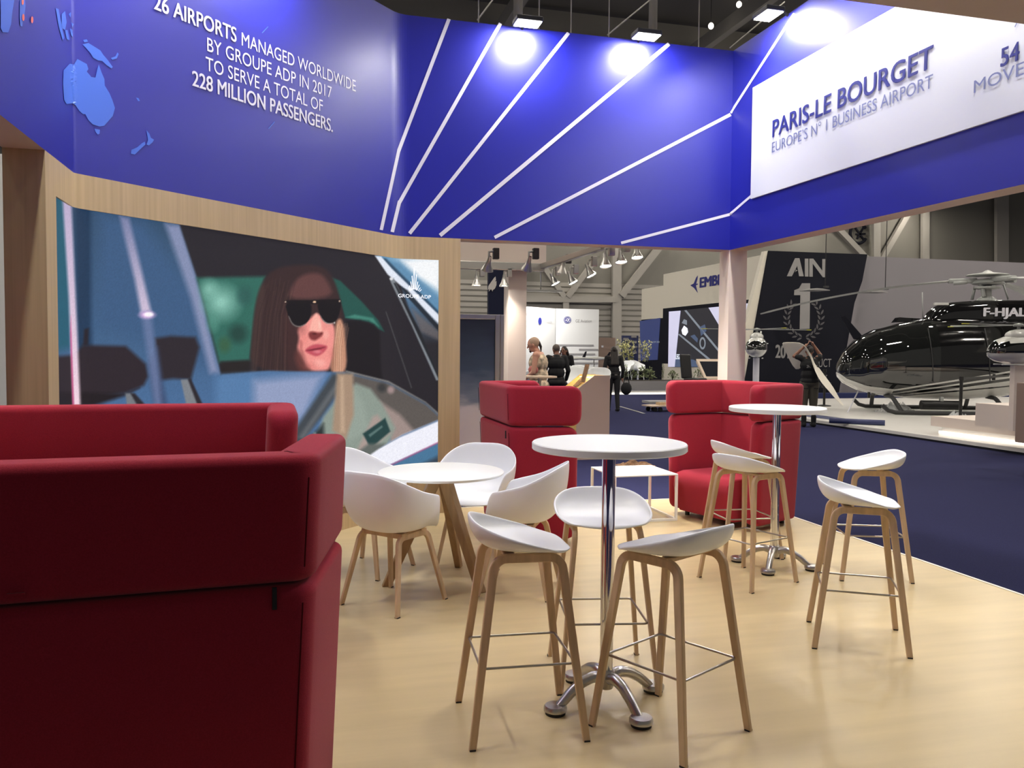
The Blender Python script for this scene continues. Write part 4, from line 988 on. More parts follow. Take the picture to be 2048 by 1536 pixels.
wl = thing('added_wall_lamp', 'slim added lamp bar that brightens the angled white partition', 'lamp', ((e0.x+e1.x)/2, 28.4, zt+.5)); MB().box((-.8, -.05, 0), (.8, .05, .08)).build('housing', M['alu'], wl); MB().tube([(0, 0, .08), (0, 0, 13.1-zt-.5)], .02, n=6).build('hanger', M['alu'], wl); lamp_light('added_wall_light', (0, 0, -.01), (0, .55, -1), 160., 1.5, .08, (1, .98, .95), parent=wl)  # lamp bar added only to brighten the angled partition, no known fixture
# model airliners on stands beside that partition
def plane_model(px, py, depth, yaw, s, label):
    c = campt(px, py, depth); t = thing('model_airplane', label, 'model', (c[0], c[1], -.04), yaw); h = c[2]+.04
    MB().sweep([(x*s, 0, h+.03*s*max(0, -x)) for x in (-.5, -.4, -.2, .2, .38, .46, .5)], circ(.055*s, 12), radii=[.2, .5, .95, 1, .85, .5, .1]).build('fuselage', M['glosswhite'], t)
    for sy in (-1, 1):
        MB().prism([(.10*s, .03*s), (-.02*s, .03*s), (-.16*s, .45*s), (-.10*s, .45*s)] if sy > 0 else [(.10*s, -.03*s), (-.10*s, -.45*s), (-.16*s, -.45*s), (-.02*s, -.03*s)], (0, 0, h-.02*s), (1, 0, 0), (0, 1, 0), .012*s).build('wing', M['greyprint'], t)
    MB().prism([(-.38*s, 0), (-.5*s, .18*s), (-.56*s, .18*s), (-.5*s, 0)], (0, .006*s, h+.04*s), (1, 0, 0), (0, 0, 1), .012*s).build('tail_fin', M['charcoal'], t)
    MB().tube([(0, 0, 0), (0, 0, h-.05*s)], .018, n=8).build('stand_pole', M['alu'], t); MB().lathe([(.0001, 0), (.14, 0), (.14, .02), (.0001, .02)], 20).build('stand_base', M['alu'], t)
plane_model(1145, 717, 25.5, math.radians(200), 1.0, 'white model airplane on a pole beside the people, left of two')
plane_model(1188, 717, 26.0, math.radians(155), .95, 'white model airplane on a pole before the tan door, right of two')
# ------------------------------------------------------------------ cream stand with the airplane screens (its long wall runs away from us)
EX = 17.0
def ew(px, py): return on(px, py, 0, EX)
pA, pB = ew(1327, 548), ew(1540, 500)
est = thing('cream_stand_wall', 'tall cream stand wall with dark bird emblem and big dark screens', 'stand wall', (EX, 30, -.04))
def ebox(name, y0, y1, z0, z1, x0, x1, m, par=est):
    o = MB().box((x0-EX, y0-30, z0+.04), (x1-EX, y1-30, z1+.04)).build(name, M[m], par); return o
zt = 5.15; zb = ew(1327, 617).z
ebox('upper_wall', pB.y, pA.y, zb, zt, EX, EX+.6, 'cream')
ebox('lower_wall', pB.y, pA.y, .9, zb, EX-.0, EX+.6, 'charcoal'); ebox('plinth', pB.y, pA.y, -.04, .9, EX, EX+.6, 'cream')
z2 = ew(1282, 578).z; pC = ew(1280, 578)
ebox('side_wall', pA.y, pC.y, z2-1.55, z2, EX+.1, EX+.6, 'cream'); ebox('side_lower_wall', pA.y, pC.y, -.04, z2-1.55, EX+.1, EX+.6, 'charcoal')
def eflat(name, px, m, par=est, x=EX, th=.012):
    P = [on(a, b, 0, x-th) for a, b in px]; P = [Vector((p.x-EX, p.y-30, p.z+.04)) for p in P]; k = len(P); Q = [p+Vector((th*.9, 0, 0)) for p in P]
    return MB().add(P+Q, [tuple(range(k)), tuple(reversed(range(k, 2*k)))]+[(i, (i+1) % k, k+(i+1) % k, k+i) for i in range(k)]).build(name, m, par)
def esc(pts): return [(1230+x*.26039, 430+y*.26042) for x, y in pts]
M['scrlilac'] = mat('screen_lilac', (205, 205, 232), .4, emit=.65); M['scrdark'] = mat('screen_dark', (36, 36, 42), .4, emit=.9); M['scrblue'] = mat('screen_blue', (44, 54, 96), .4, emit=.8); M['scrgrey'] = mat('screen_grey', (120, 128, 138), .4, emit=.8); M['scrwhite'] = mat('screen_white', (230, 236, 246), .4, emit=.9); M['scrslate'] = mat('screen_slate', (70, 84, 110), .4, emit=.8)
scr = eflat('screen', esc([(412, 742), (800, 702), (1085, 668), (1060, 1130), (800, 1170), (407, 1166)]), M['scrdark'])
def sflat(name, pts, m, k=1): eflat(name, esc(pts), M[m], scr, EX-.012-.006*k, .006)
sflat('screen_band', [(414, 742), (503, 735), (458, 1166), (408, 1166)], 'scrlilac'); sflat('screen_band', [(718, 712), (800, 704), (800, 850)], 'scrlilac'); sflat('screen_band', [(1003, 680), (1085, 672), (1050, 900), (1003, 1080)], 'scrlilac')
sflat('screen_band', [(532, 733), (548, 731), (800, 1035), (800, 1058)], 'scrgrey', 2); sflat('screen_band', [(484, 918), (494, 912), (730, 1105), (722, 1118)], 'scrgrey', 2)
sflat('screen_glow', [(510, 885), (530, 850), (555, 870), (560, 900), (540, 928), (518, 915)], 'scrwhite', 2); sflat('screen_glow', [(512, 830), (530, 800), (552, 810), (552, 845)], 'scrgrey', 2)
sflat('screen_band', [(578, 930), (610, 918), (636, 950), (632, 980)], 'scrslate', 2); sflat('screen_band', [(650, 860), (690, 840), (702, 890), (660, 930)], 'scrslate', 2); sflat('screen_band', [(466, 1100), (600, 1110), (700, 1166), (460, 1166)], 'scrslate', 2)
for a_, b_, c_ in (((672, 985), 24, 0),): sflat('screen_ring', [(a_[0]+b_*math.cos(t), a_[1]+b_*2*math.sin(t)) for t in np.linspace(0, 2*PI, 15)[:-1]], 'scrgrey', 2); sflat('screen_ring', [(a_[0]+14*math.cos(t), a_[1]+32*math.sin(t)) for t in np.linspace(0, 2*PI, 15)[:-1]], 'scrdark', 3)
def etext(name, s, p0, p1, cap, m, par, x, bold):
    a = on(*p0, 0, x); b = on(*p1, 0, x); q = on(p0[0], p0[1]-cap, 0, x); off = Vector((EX, 30, -.04)); b.z = a.z; return lettering(name, s, a-off, b-off, q.z-a.z, m, par, (-1, 0, 0), bold, lift=0)
etext('screen_lettering', 'LEGACY 450', (1351, 718), (1378, 716.5), 9.5, M['scrwhite'], scr, EX-.04, .02)
eflat('bird_emblem', esc([(578, 540), (604, 526), (622, 482), (635, 465), (632, 490), (622, 528), (636, 527), (634, 534), (620, 540), (634, 597), (606, 560)]), M['navytext'], est, EX)
etext('wall_lettering', 'EMBRAER', (1399, 575), (1487, 562.5), 19, M['navytext'], est, EX-.014, .04)
s2 = eflat('side_screen', esc([(190, 815), (348, 790), (326, 1112), (197, 1118)]), M['scrblue'], est, EX+.1)
etext('screen_lettering', 'PHENOM 300', (1297, 686), (1319, 685), 3.5, M['scrgrey'], s2, EX+.06, .01)
# planter in front of it, lit along its foot
p0_ = on(1222, 790, 2, -.04); py_ = p0_.y
pl = thing('planter_box', 'long low grey planter with a lit foot and green shrubs', 'planter', (0, 0, -.04))
px0 = on(1222, 760, 1, py_).x; px1 = on(1450, 760, 1, py_).x; hz_ = on(1300, 762, 1, py_).z+.04
MB().box((px0, py_+.1, .18), (px1, py_+.9, hz_)).build('trough', M['greyprint'], pl); MB().box((px0, py_+.2, 0), (px1, py_+.8, .18)).build('recessed_foot', M['coolwhite'], pl)
MB().box((px0+.05, py_+.15, .01), (px1-.05, py_+.19, .06)).build('light_strip', M['striplight'], pl); MB().box((px0+.04, py_+.14, hz_-.0), (px1-.04, py_+.86, hz_+.012)).build('soil', M['soil'], pl)
def shrub(px, y, h, r, label, m='leaf', z0=None, cone=False, n=90, name='shrub'):
    h *= .62; r *= .62
    x = on(px, 740, 1, y).x; z0 = hz_-.03 if z0 is None else z0
    t = thing(name, label, 'plant', (x, y, z0)); rnd = random.Random(int(px*7)); st_ = MB(); lf_ = MB()
    for k in range(5): a = rnd.uniform(0, 2*PI); st_.tube([(0, 0, 0), (r*.4*math.cos(a), r*.4*math.sin(a), h*.8)], .008, n=5)
    for k in range(n):
        u = rnd.random(); a = rnd.uniform(0, 2*PI); rr = r*(1-u*.9 if cone else math.sin(PI*(.25+.7*u)))*math.sqrt(rnd.random()); c = Vector((rr*math.cos(a), rr*math.sin(a), h*(.15+.85*u)))
        d = Vector((rnd.gauss(0, 1), rnd.gauss(0, 1), rnd.gauss(.5, 1))).normalized(); s_ = d.cross(Vector((rnd.gauss(0, 1), rnd.gauss(0, 1), rnd.gauss(0, 1)))).normalized(); L = r*.5*rnd.uniform(.6, 1.2)
        lf_.add([c, c+d*L*.5+s_*L*.22, c+d*L, c+d*L*.5-s_*L*.22], [(0, 1, 2, 3)])
    st_.build('stem', M['soil'], t); lf_.build('foliage', M[m], t, recalc=False); return t
for i, (px, h, r, cone, l) in enumerate(((1252, .95, .2, True, 'shrub at the left end of the planter, tall and narrow'), (1268, .6, .25, False, 'low grassy shrub second from the left in the planter'), (1285, .75, .35, False, 'dark bushy shrub third from the left in the planter'), (1300, .7, .35, False, 'bushy green shrub in the middle of the planter'), (1326, .95, .14, True, 'small pointed conifer standing in the planter'), (1345, .5, .3, False, 'low spreading shrub right of the little conifer'), (1375, .55, .3, False, 'low shrub at the right of the planter beside the sofa'), (1400, .8, .35, False, 'bushy shrub in front of the angled kiosk'))):
    shrub(px, py_+.5, h, r, l, 'leaf', None, cone)
# dark pots with pale flowers on a low counter
for px, l, zf in ((1246, 'pale flowering plant in a dark pot, left of the pair', .8), (1266, 'pale flowering plant in a dark pot, behind the first', .8), (1291, 'pale flowering plant in a dark pot before the blue screen', .8)):
    y = 30.4+px*.001; x = on(px, 740, 1, y).x; g = thing('potted_plant', l, 'plant', (x, y+(.3 if px == 1266 else 0), -.04), 0, 'flower pots on the far stand')
    MB().box((-.2, -.2, 0), (.2, .2, 1.1)).build('pot', M['charcoal'], g)
    rnd = random.Random(px); lf_ = MB()
    for k in range(170):
        u = rnd.random(); a = rnd.uniform(0, 2*PI); rr = .22*math.sqrt(rnd.random()); c = Vector((rr*math.cos(a)*(.4+u), rr*math.sin(a)*(.4+u), 1.1+u*.85)); d = Vector((rnd.gauss(0, 1), rnd.gauss(0, 1), rnd.gauss(.4, 1))).normalized(); s_ = d.cross(Vector((0, 0, 1))).normalized(); L = .12
        lf_.add([c, c+d*L*.5+s_*L*.3, c+d*L, c+d*L*.5-s_*L*.3], [(0, 1, 2, 3)])
    lf_.build('foliage', M['leafpale'], g, recalc=False)
# kiosk and dark high chair by the planter
c = campt(1425, 745, 26.0)
kk = thing('kiosk', 'light wooden kiosk with a slanted dark screen, right of the planter', 'kiosk', (c[0], c[1], -.04)); kz = c[2]+.04
MB().box((-.38, -.25, 0), (.5, .25, kz-.15)).build('body', M['lightoak'], kk)
MB().add([(-.42, -.3, kz-.18), (.5, -.3, kz-.18), (.5, .3, kz+.42), (-.42, .3, kz+.42), (-.42, -.3, kz-.25), (.5, -.3, kz-.25), (.5, .3, kz+.30), (-.42, .3, kz+.30)], [(0, 1, 2, 3), (7, 6, 5, 4), (0, 4, 5, 1), (1, 5, 6, 2), (2, 6, 7, 3), (3, 7, 4, 0)]).build('slanted_top', M['lightoak'], kk)
MB().add([(-.34, -.24, kz-.115), (.42, -.24, kz-.115), (.42, .22, kz+.345), (-.34, .22, kz+.345)], [(0, 1, 2, 3)]).build('screen', M['charcoal'], kk)
c = campt(1391, 740, 25.25); dc = thing('high_chair', 'black high-backed chair turned away beside the kiosk', 'chair', (c[0], c[1], -.04), .5)
MB().box((-.26, .18, .75), (.26, .26, 1.5), 0, Matrix.Rotation(-.12, 4, 'X')).build('backrest', M['black'], dc, bevel=.05); MB().box((-.28, -.25, .62), (.28, .25, .74)).build('seat', M['black'], dc, bevel=.04); MB().tube([(0, 0, .03), (0, 0, .64)], .035).build('pole', M['chrome'], dc); MB().lathe([(.0001, 0), (.25, 0), (.25, .02), (.0001, .03)], 20).build('base', M['chrome'], dc)
# low trolley and board seen beyond the red armchair
c = on(1330, 822, 2, -.04); tr = thing('flat_trolley', 'low wooden trolley board on castors lying on the blue carpet', 'trolley', (c.x, c.y, -.04), .1)
MB().box((-.55, -.25, .13), (.75, .25, .16)).build('deck', M['lightoak'], tr); MB().box((-.22, -.1, .16), (.02, .1, .23)).build('wood_block', M['legwood'], tr)
for x in (-.4, -.25, .6):
    for y in (-.18, .18): MB().lathe([(.0001, -.02), (.06, -.02), (.06, .02), (.0001, .02)], 14).build('castor', M['black'], tr).matrix_local = Matrix.Translation((x, y, .06)) @ Matrix.Rotation(PI/2, 4, 'X')
c = on(1335, 806, 2, -.04); tag(MB().box((c.x-.7, c.y-.3, -.04), (c.x+.6, c.y+.3, .03)).build('floor_board', M['greyprint']), 'pale board lying flat on the carpet beyond the trolley', 'board')
c = on(1268, 931, 2, -.04); n_ = 12; rn = np.random.default_rng(4).uniform(0, 1, (n_, n_)); cp_ = MB().add([(.5*(i/(n_-1)-.5)+.03*rn[j, i], .3*(j/(n_-1)-.5), .10*rn[i, j]*math.sin(PI*i/(n_-1))*math.sin(PI*j/(n_-1))+.002) for i in range(n_) for j in range(n_)], [(i*n_+j, (i+1)*n_+j, (i+1)*n_+j+1, i*n_+j+1) for i in range(n_-1) for j in range(n_-1)]).build('crumpled_paper', M['photo']); cp_.location = c; tag(cp_, 'crumpled brown paper on the carpet behind the white side table', 'paper')
a = on(1240, 813, 2, -.035); b_ = on(1288, 827, 2, -.035); tag(MB().bar(a, b_, .06, .012).build('floor_tape', M['greyprint']), 'grey tape strip stuck across the blue carpet', 'tape')
# ------------------------------------------------------------------ dark number wall and the long grey wall
AY_ = 25.0
def aon(px, py, y=AY_): return on(px, py, 1, y)
def afc(pts): return [(1480+x*.28643, 480+y*.28646) for x, y in pts]
gw = wallbox('grey_wall', 1600, 2200, 507, AY_+.3, .3, 'greypurple', 'long plain grey violet wall behind the helicopter', 'stand wall')
nw = flat('number_wall', afc([(200, 75), (890, 100), (700, 1075), (-40, 1075), (40, 960)]), 1, AY_, M['charcoal'], None, .28); tag(nw, 'slanted black wall with a big grey number one and laurel wreath', 'stand wall')
flat('edge_panel', afc([(172, 78), (200, 75), (40, 960), (-40, 1075), (-90, 1075)]), 1, AY_+.05, M['cream'], nw, .2)
flat('shade_band', afc([(800, 440), (868, 250), (845, 330), (735, 960), (700, 1075), (690, 1075)]), 1, AY_-.01, M['greypurple'], nw, .008)
mb = MB()
for P in ([(328, 252), (392, 126), (422, 126), (452, 190), (452, 252), (424, 252), (408, 180), (360, 252)],):
    pass
lo_ = [[(328, 253), (385, 127), (415, 127), (445, 253), (413, 253), (400, 180), (362, 253)], [(453, 130), (478, 130), (478, 255), (453, 255)], [(484, 130), (512, 130), (575, 215), (575, 133), (598, 133), (598, 260), (578, 260), (508, 165), (508, 256), (484, 256)]]
for P in lo_: flat('logo_letter', afc(P), 1, AY_-.015, M['greyprint'], nw)
flat('logo_plane', afc([(382, 203), (402, 213), (384, 224), (391, 213)]), 1, AY_-.02, M['greyprint'], nw)
flat('number_one', afc([(433, 302), (490, 302), (486, 620), (417, 622), (422, 385), (378, 385), (380, 350), (412, 338)]), 1, AY_-.015, M['greyprint'], nw)
M['laurel'] = mat('laurel_grey', (92, 90, 94), .5)
mb = MB()
for side in (-1, 1):
    for k in range(9):
        t = k/8; ang_ = math.radians(95+t*125) if side < 0 else math.radians(85-t*125)
        cx, cy = 446+118*math.cos(ang_)*1.0, 545+135*math.sin(ang_)
        tx, ty = (-math.sin(ang_)*118, math.cos(ang_)*135); tl = math.hypot(tx, ty); tx, ty = tx/tl*(1 if side < 0 else -1), ty/tl*(1 if side < 0 else -1)
        for q in (-1, 1):
            dx, dy = tx*.8-q*ty*.55, ty*.8+q*tx*.55; nx_, ny_ = -dy, dx; L = 46
            mb.add([aon(*afc([(cx+dx*a_*L+nx_*b_*L, cy+dy*a_*L+ny_*b_*L)])[0], AY_-.015) for a_, b_ in ((.08, 0), (.4, .17), (.75, .14), (1, 0), (.75, -.1), (.4, -.14))], [(0, 1, 2, 3, 4, 5)])
mb.build('laurel_wreath', M['laurel'], nw, recalc=False)
wtext('wall_lettering', '2017', (1550, 715), (1592, 717), 25, 1, AY_, M['greyprint'], nw, .03)
wtext('wall_lettering', 'PRODUCT', (1602, 734), (1662, 734), 16.5, 1, AY_, M['greyprint'], nw)
wtext('wall_lettering', 'SUPPORT', (1624, 759), (1654, 759), 9, 1, AY_, M['greyprint'], nw); wtext('wall_lettering', 'RUNNING', (1630, 776), (1662, 776), 11, 1, AY_, M['laurel'], nw)
tag(MB().box((aon(1500, 790).x-1, AY_-.6, -.04), (40, AY_-.25, .12)).build('blue_kerb', M['midblue']), 'low dark blue kerb along the foot of the grey wall', 'kerb')
# hanging rigs in front of the walls
for px, py, w_, l in ((1652, 578, .36, 'flat aluminium lighting rig hanging on wires before the black number wall'), (1772, 582, .32, 'faint flat lighting rig hanging before the grey wall')):
    c = aon(px, py, AY_-2.); t = thing('hanging_rig', l, 'rig', (c.x, c.y, c.z))
    MB().prism([(-w_, -.02), (w_, -.02), (w_, 0), (.3*w_, .04), (-.3*w_, .05), (-w_, 0)], (0, .3, 0), (1, 0, 0), (0, 0, 1), .6).build('panel', M['greyprint'], t)
    MB().tube([(-.1*w_, 0, .04), (-.1*w_, 0, 13.1-c.z)], .012, n=6).build('wire', M['darkrubber'], t); MB().box((-.2*w_, -.05, .04), (.2*w_, .05, .1)).build('clamp', M['darkrubber'], t)
# round sign high on the hall wall
c = wpt(1717, 467, HW-.1); sg = thing('round_sign', 'dark round hall sign with a crossed aircraft mark high on the end wall', 'sign', c)
MB().tube([(.62*math.cos(t), 0, .62*math.sin(t)) for t in np.linspace(.6, 2*PI-.5, 26)], .10, n=8).build('ring', M['charcoal'], sg)
for p, q in (((-.25, .35), (.5, -.5)), ((-.1, -.35), (.45, .55)), ((-.2, -.05), (.5, .0))): MB().bar((p[0], 0, p[1]), (q[0], 0, q[1]), .1, .1).build('stroke', M['charcoal'], sg)
# ------------------------------------------------------------------ white show platform and the helicopter
pf = thing('show_platform', 'wide white glossy platform carrying the black helicopter', 'platform', (10.95, 9, -.04))
MB().box((0, -1, 0), (26, 13.6, .10)).build('deck', M['platform'], pf, bevel=.01)
MB().box((-.012, -1, 0), (0, 13.6, .035)).build('edge_strip', M['charcoal'], pf)
PT = .062
c0 = campt(1970, 705, 20.3)
hd = math.radians(180-14.7-6)         # nose to the left in the picture and a little away
he = thing('helicopter', 'glossy black helicopter with white striped belly on the white platform', 'helicopter', (c0[0], c0[1], PT), hd)
def interp(x, T):
    T = sorted(T); xs = [a for a, _ in T]; return float(np.interp(x, xs, [b for _, b in T]))
G0 = .04
TOP = [(3.52, 1.02), (3.48, 1.20), (3.35, 1.46), (3.03, 1.81), (2.64, 2.03), (2.15, 2.17), (1.55, 2.29), (.9, 2.36), (-.8, 2.36), (-1.8, 2.22), (-2.8, 2.08), (-7.2, 2.02)]
BOT = [(3.52, .96), (3.48, .84), (3.35, .70), (3.0, .52), (2.5, .41), (1.8, .34), (.74, .32), (-.31, .40), (-.9, .55), (-1.8, .95), (-2.8, 1.42), (-7.2, 1.74)]
WID = [(3.52, .03), (3.48, .20), (3.35, .42), (3.03, .70), (2.64, .87), (2.15, .97), (1.55, 1.02), (0, 1.02), (-1, .88), (-1.8, .58), (-2.8, .30), (-7.2, .13)]
ZL = [(3.52, .97), (3.35, .81), (2.95, .65), (2.34, .58), (1.8, .70), (-.95, 1.21), (-3, 1.62), (-8, 2.2)]
XS = sorted(set([3.52, 3.505, 3.48, 3.43]+list(np.linspace(3.35, -3, 90))+list(np.linspace(-3, -7.2, 16))), reverse=True); NA = 84
pm = bpy.data.materials.new('heli_livery'); pm.use_nodes = True; nt = pm.node_tree; bs = nt.nodes['Principled BSDF']; bs.inputs['Roughness'].default_value = .1; bs.inputs['Coat Weight'].default_value = .8; M['heli_paint'] = pm
an = nt.nodes.new('ShaderNodeAttribute'); an.attribute_name = 'above_line'; tc = nt.nodes.new('ShaderNodeTexCoord'); sx_ = nt.nodes.new('ShaderNodeSeparateXYZ'); nt.links.new(tc.outputs['Object'], sx_.inputs[0])
def mth(op, a, b=None, c=None):
    n = nt.nodes.new('ShaderNodeMath'); n.operation = op
    for i, v in enumerate((a, b, c)):
        if v is None: continue
        if isinstance(v, (int, float)): n.inputs[i].default_value = v
        else: nt.links.new(v, n.inputs[i])
    return n.outputs[0]
A_ = an.outputs['Fac']; X_ = sx_.outputs['X']; dxx = mth('SUBTRACT', 1.8, X_)
def stripe(off, k_, hw): return mth('LESS_THAN', mth('ABSOLUTE', mth('ADD', mth('MULTIPLY_ADD', dxx, k_, off), A_)), hw)
st_ = mth('MAXIMUM', mth('MAXIMUM', stripe(.075, 0., .032), stripe(.165, .022, .034)), stripe(.235, .07, .018))
st_ = mth('MULTIPLY', st_, mth('LESS_THAN', X_, 2.35)); blk = mth('MAXIMUM', st_, mth('GREATER_THAN', A_, 0.0))
mxn = nt.nodes.new('ShaderNodeMix'); mxn.data_type = 'RGBA'; nt.links.new(blk, mxn.inputs[0]); mxn.inputs[6].default_value = (*lin((206, 206, 202)), 1); mxn.inputs[7].default_value = (*lin((14, 14, 16)), 1); nt.links.new(mxn.outputs[2], bs.inputs['Base Color'])
rings = []
for x in XS:
    zt_, zb_, w_ = interp(x, TOP), interp(x, BOT), interp(x, WID); zm = zb_+(zt_-zb_)*.45; ring = []
    for k in range(NA):
        a = 2*PI*k/NA; ca, sa = math.cos(a), math.sin(a); e = .78
        ring.append((x, w_*math.copysign(abs(ca)**e, ca), zm+(zt_-zm if sa > 0 else zm-zb_)*math.copysign(abs(sa)**.86, sa)))
    rings.append(ring)
fu = MB(); ws = MB(); V = [p for r in rings for p in r]
fb_, fw_, fd_ = [], [], []
for i in range(len(XS)-1):
    for k in range(NA):
        f = (i*NA+k, (i+1)*NA+k, (i+1)*NA+(k+1) % NA, i*NA+(k+1) % NA); q = [V[j] for j in f]; x = sum(p[0] for p in q)/4; z = sum(p[2] for p in q)/4; zl = interp(x, ZL)
        if z > zl+.03 and x > 1.45 and z < interp(x, TOP)-.07: fd_.append(f)
        else: fb_.append(f)
fu.add(V, fb_, 0, True)
fu.add(rings[-1], [tuple(range(NA))], 0)
fo = fu.build('fuselage', M['heli_paint'], he); co = np.array([v.co[:] for v in fo.data.vertices]); at_ = fo.data.attributes.new('above_line', 'FLOAT', 'POINT')
at_.data.foreach_set('value', np.array([p[2]-interp(p[0], ZL) for p in co], np.float32)); ws.add(V, fd_, 0, True); ws.build('windshield_glass', M['glossglass'], he, recalc=False)
# engine cowling
CT = [(1.42, 2.30), (1.30, 2.50), (1.12, 2.64), (.9, 2.70), (.2, 2.76), (-1.0, 2.76), (-1.7, 2.60), (-2.6, 2.25)]
cw = MB(); R_ = []
XC = list(np.linspace(1.42, -2.6, 40))
for x in XC:
    t_ = interp(x, CT); w_ = interp(x, [(1.42, .34), (1.1, .44), (0, .50), (-1.6, .46), (-2.6, .2)]); b_ = 2.05
    R_.append([(x, w_*math.copysign(abs(math.cos(a))**.5, math.cos(a)), b_+(t_-b_)*max(0, math.sin(a))**.45) for a in np.linspace(0, PI, 22)])
k = 22; vs = [p for r in R_ for p in r]
cw.add(vs, [(i*k+j, (i+1)*k+j, (i+1)*k+j+1, i*k+j+1) for i in range(len(R_)-1) for j in range(k-1)], 0, True); cw.add(R_[0], [tuple(range(k))]); cw.build('engine_cowling', M['glossblack'], he)
MB().box((1.02, .30, 2.62), (1.36, .36, 2.68), 0).build('cowling_rail', M['glosswhite'], he, bevel=.01)
def htext(name, s, x0, x1, z, cap, y, m, bold=.03):
    return lettering(name, s, (x0, y, z), (x1, y, z), cap, m, he, (0, 1, 0), bold)
hs = 20.3/F_PX
htext('registration_lettering', 'F-HJAL', .30, -.67, 2.355, .195, .53, M['white'], .035)
htext('maker_lettering', 'AIRBUS', -.72, -1.30, 2.665, .07, .50, M['white'], .02)
# door lines
for x in (1.62, .35): MB().tube([(x+.10*(z-1.3), interp(x+.10*(z-1.3), WID)*(1-.22*((z-1.3)/1.0)**2)+.012, z) for z in np.linspace(.78, 2.05, 9)], .012, n=6).build('door_seam', M['darkrubber'], he)
MB().tube([(1.2, .93, 2.10), (.6, .95, 2.10)], .018, n=6).build('door_handle_rail', M['glosswhite'], he)
MB().tube([(1.52, .1, 2.28), (1.55, .1, 2.95)], .012, n=6).build('whip_antenna', M['rotor'], he)
MB().prism([(0, 0), (.28, 0), (.62, .58), (.52, .60)], (2.62, -.75, 1.80), (1, 0, 0), (0, 0, 1), .05).build('far_mirror', M['charcoal'], he)
MB().prism([(0, 0), (-.5, .02), (-.62, .10), (-.1, .13)], (2.05, -.55, 2.22), (1, 0, 0), (0, 0, 1), .3).build('air_scoop', M['glossblack'], he)
# tail
MB().prism([(-6.6, 1.75), (-7.2, 1.1), (-7.9, 1.1), (-8.4, 3.4), (-7.9, 3.4), (-7.0, 2.05)], (0, .1, 0), (1, 0, 0), (0, 0, 1), .2).build('tail_fin', M['glossblack'], he, bevel=.04)
MB().prism([(-6.2, -1.2), (-6.6, -1.2), (-6.6, 1.2), (-6.2, 1.2)], (0, 0, 1.95), (1, 0, 0), (0, 1, 0), .05).build('tailplane', M['glossblack'], he)
# rotor
MB().lathe([(.26, 2.70), (.20, 2.80), (.11, 2.86), (.10, 3.15)], 22).build('mast', M['rotor'], he)
MB().tube([(.12, .12, 2.85), (.16, .14, 3.02), (.20, .10, 3.15)], .05, n=8).build('servo', M['rotor'], he); MB().tube([(-.45, .1, 2.78), (-.33, .1, 3.14)], .02, n=6).build('pitch_link', M['rotor'], he); MB().tube([(.3, -.1, 2.78), (.24, -.1, 3.1)], .035, n=6).build('pitch_link', M['rotor'], he)
hub = MB().lathe([(.0001, 3.14), (.30, 3.14), (.36, 3.18), (.30, 3.25), (.16, 3.28), (.0001, 3.30)], 28).build('rotor_hub', M['rotor'], he)
MB().lathe([(.0001, 3.36), (.42, 3.35), (.48, 3.37), (.44, 3.39), (.12, 3.44), (.05, 3.49), (.0001, 3.50)], 32).build('hub_cap', M['rotor'], hub)
MB().lathe([(.18, 3.02), (.30, 3.05), (.30, 3.09), (.18, 3.10)], 24).build('swashplate', M['rotor'], hub)
tip = Vector(campt(1521, 628, 22.2)); hw_ = Vector((c0[0], c0[1], 0)); az0 = math.atan2(tip.y-hw_.y, tip.x-hw_.x)-hd; BL = math.hypot(tip.x-hw_.x, tip.y-hw_.y); ZTIP = tip.z-PT
for k in range(3):
    az = az0+k*2*PI/3; ca, sa = math.cos(az), math.sin(az); n_ = 22; vs = []; hubz = 3.24
    for i in range(n_):
        f = i/(n_-1); r_ = .75+(BL-.75)*f; z = hubz+(ZTIP-hubz)*(.35*f+.65*f*f); ch_w = (.10+.10*min(1, f*6)) if f < .97 else .14; tk = .035*(1-.55*f)
        for u, w in ((-ch_w, 0), (-.3*ch_w, tk), (ch_w, 0), (-.3*ch_w, -tk*.6)): vs.append((r_*ca-u*sa, r_*sa+u*ca, z+w+u*.06))
    fs = [(i*4+j, (i+1)*4+j, (i+1)*4+(j+1) % 4, i*4+(j+1) % 4) for i in range(n_-1) for j in range(4)]+[(3, 2, 1, 0), tuple((n_-1)*4+j for j in range(4))]
    b_ = MB().add(vs, fs, 0).build('rotor_blade', M['rotor'], he)
    MB().box((.22, -.11, 3.19), (.85, .11, 3.30), 0, Matrix.Rotation(az, 4, 'Z')).build('blade_grip', M['rotor'], b_, bevel=.03)
    MB().tube([(.45*ca-.14*sa, .45*sa+.14*ca, 3.20), (.75*ca-.14*sa, .75*sa+.14*ca, 3.18)], .045, n=8).build('damper', M['rotor'], b_)
# landing skids
for sy in (-1, 1):
    y = sy*1.12
    sk = MB().tube([(2.75, y*.98, .22), (2.62, y, .10), (2.45, y, .055), (1.5, y, .05), (0, y, .05), (-1.3, y, .05)], .05, n=12).build('landing_skid', M['darkrubber'], he)
    for x in (2.3, -.05): MB().tube(fillet([(x+.12, sy*.3, .42), (x+.1, sy*.72, .40), (x, y, .06)], .25, 6), .05, n=10).build('cross_tube', M['darkrubber'], sk)
MB().tube([(1.75, .75, .22), (.85, .75, .22)], .11, n=16).build('black_cylinder', M['black'], he); MB().box((1.25, .7, .22), (1.32, .8, .42)).build('cylinder_bracket', M['rotor'], he)
for x, z in ((2.86, .50), (.2, .98)): MB().box((x, .5 if x > 1 else .96, z-.14), (x+.05, .56 if x > 1 else 1.02, z)).build('step_bracket', M['black'], he)
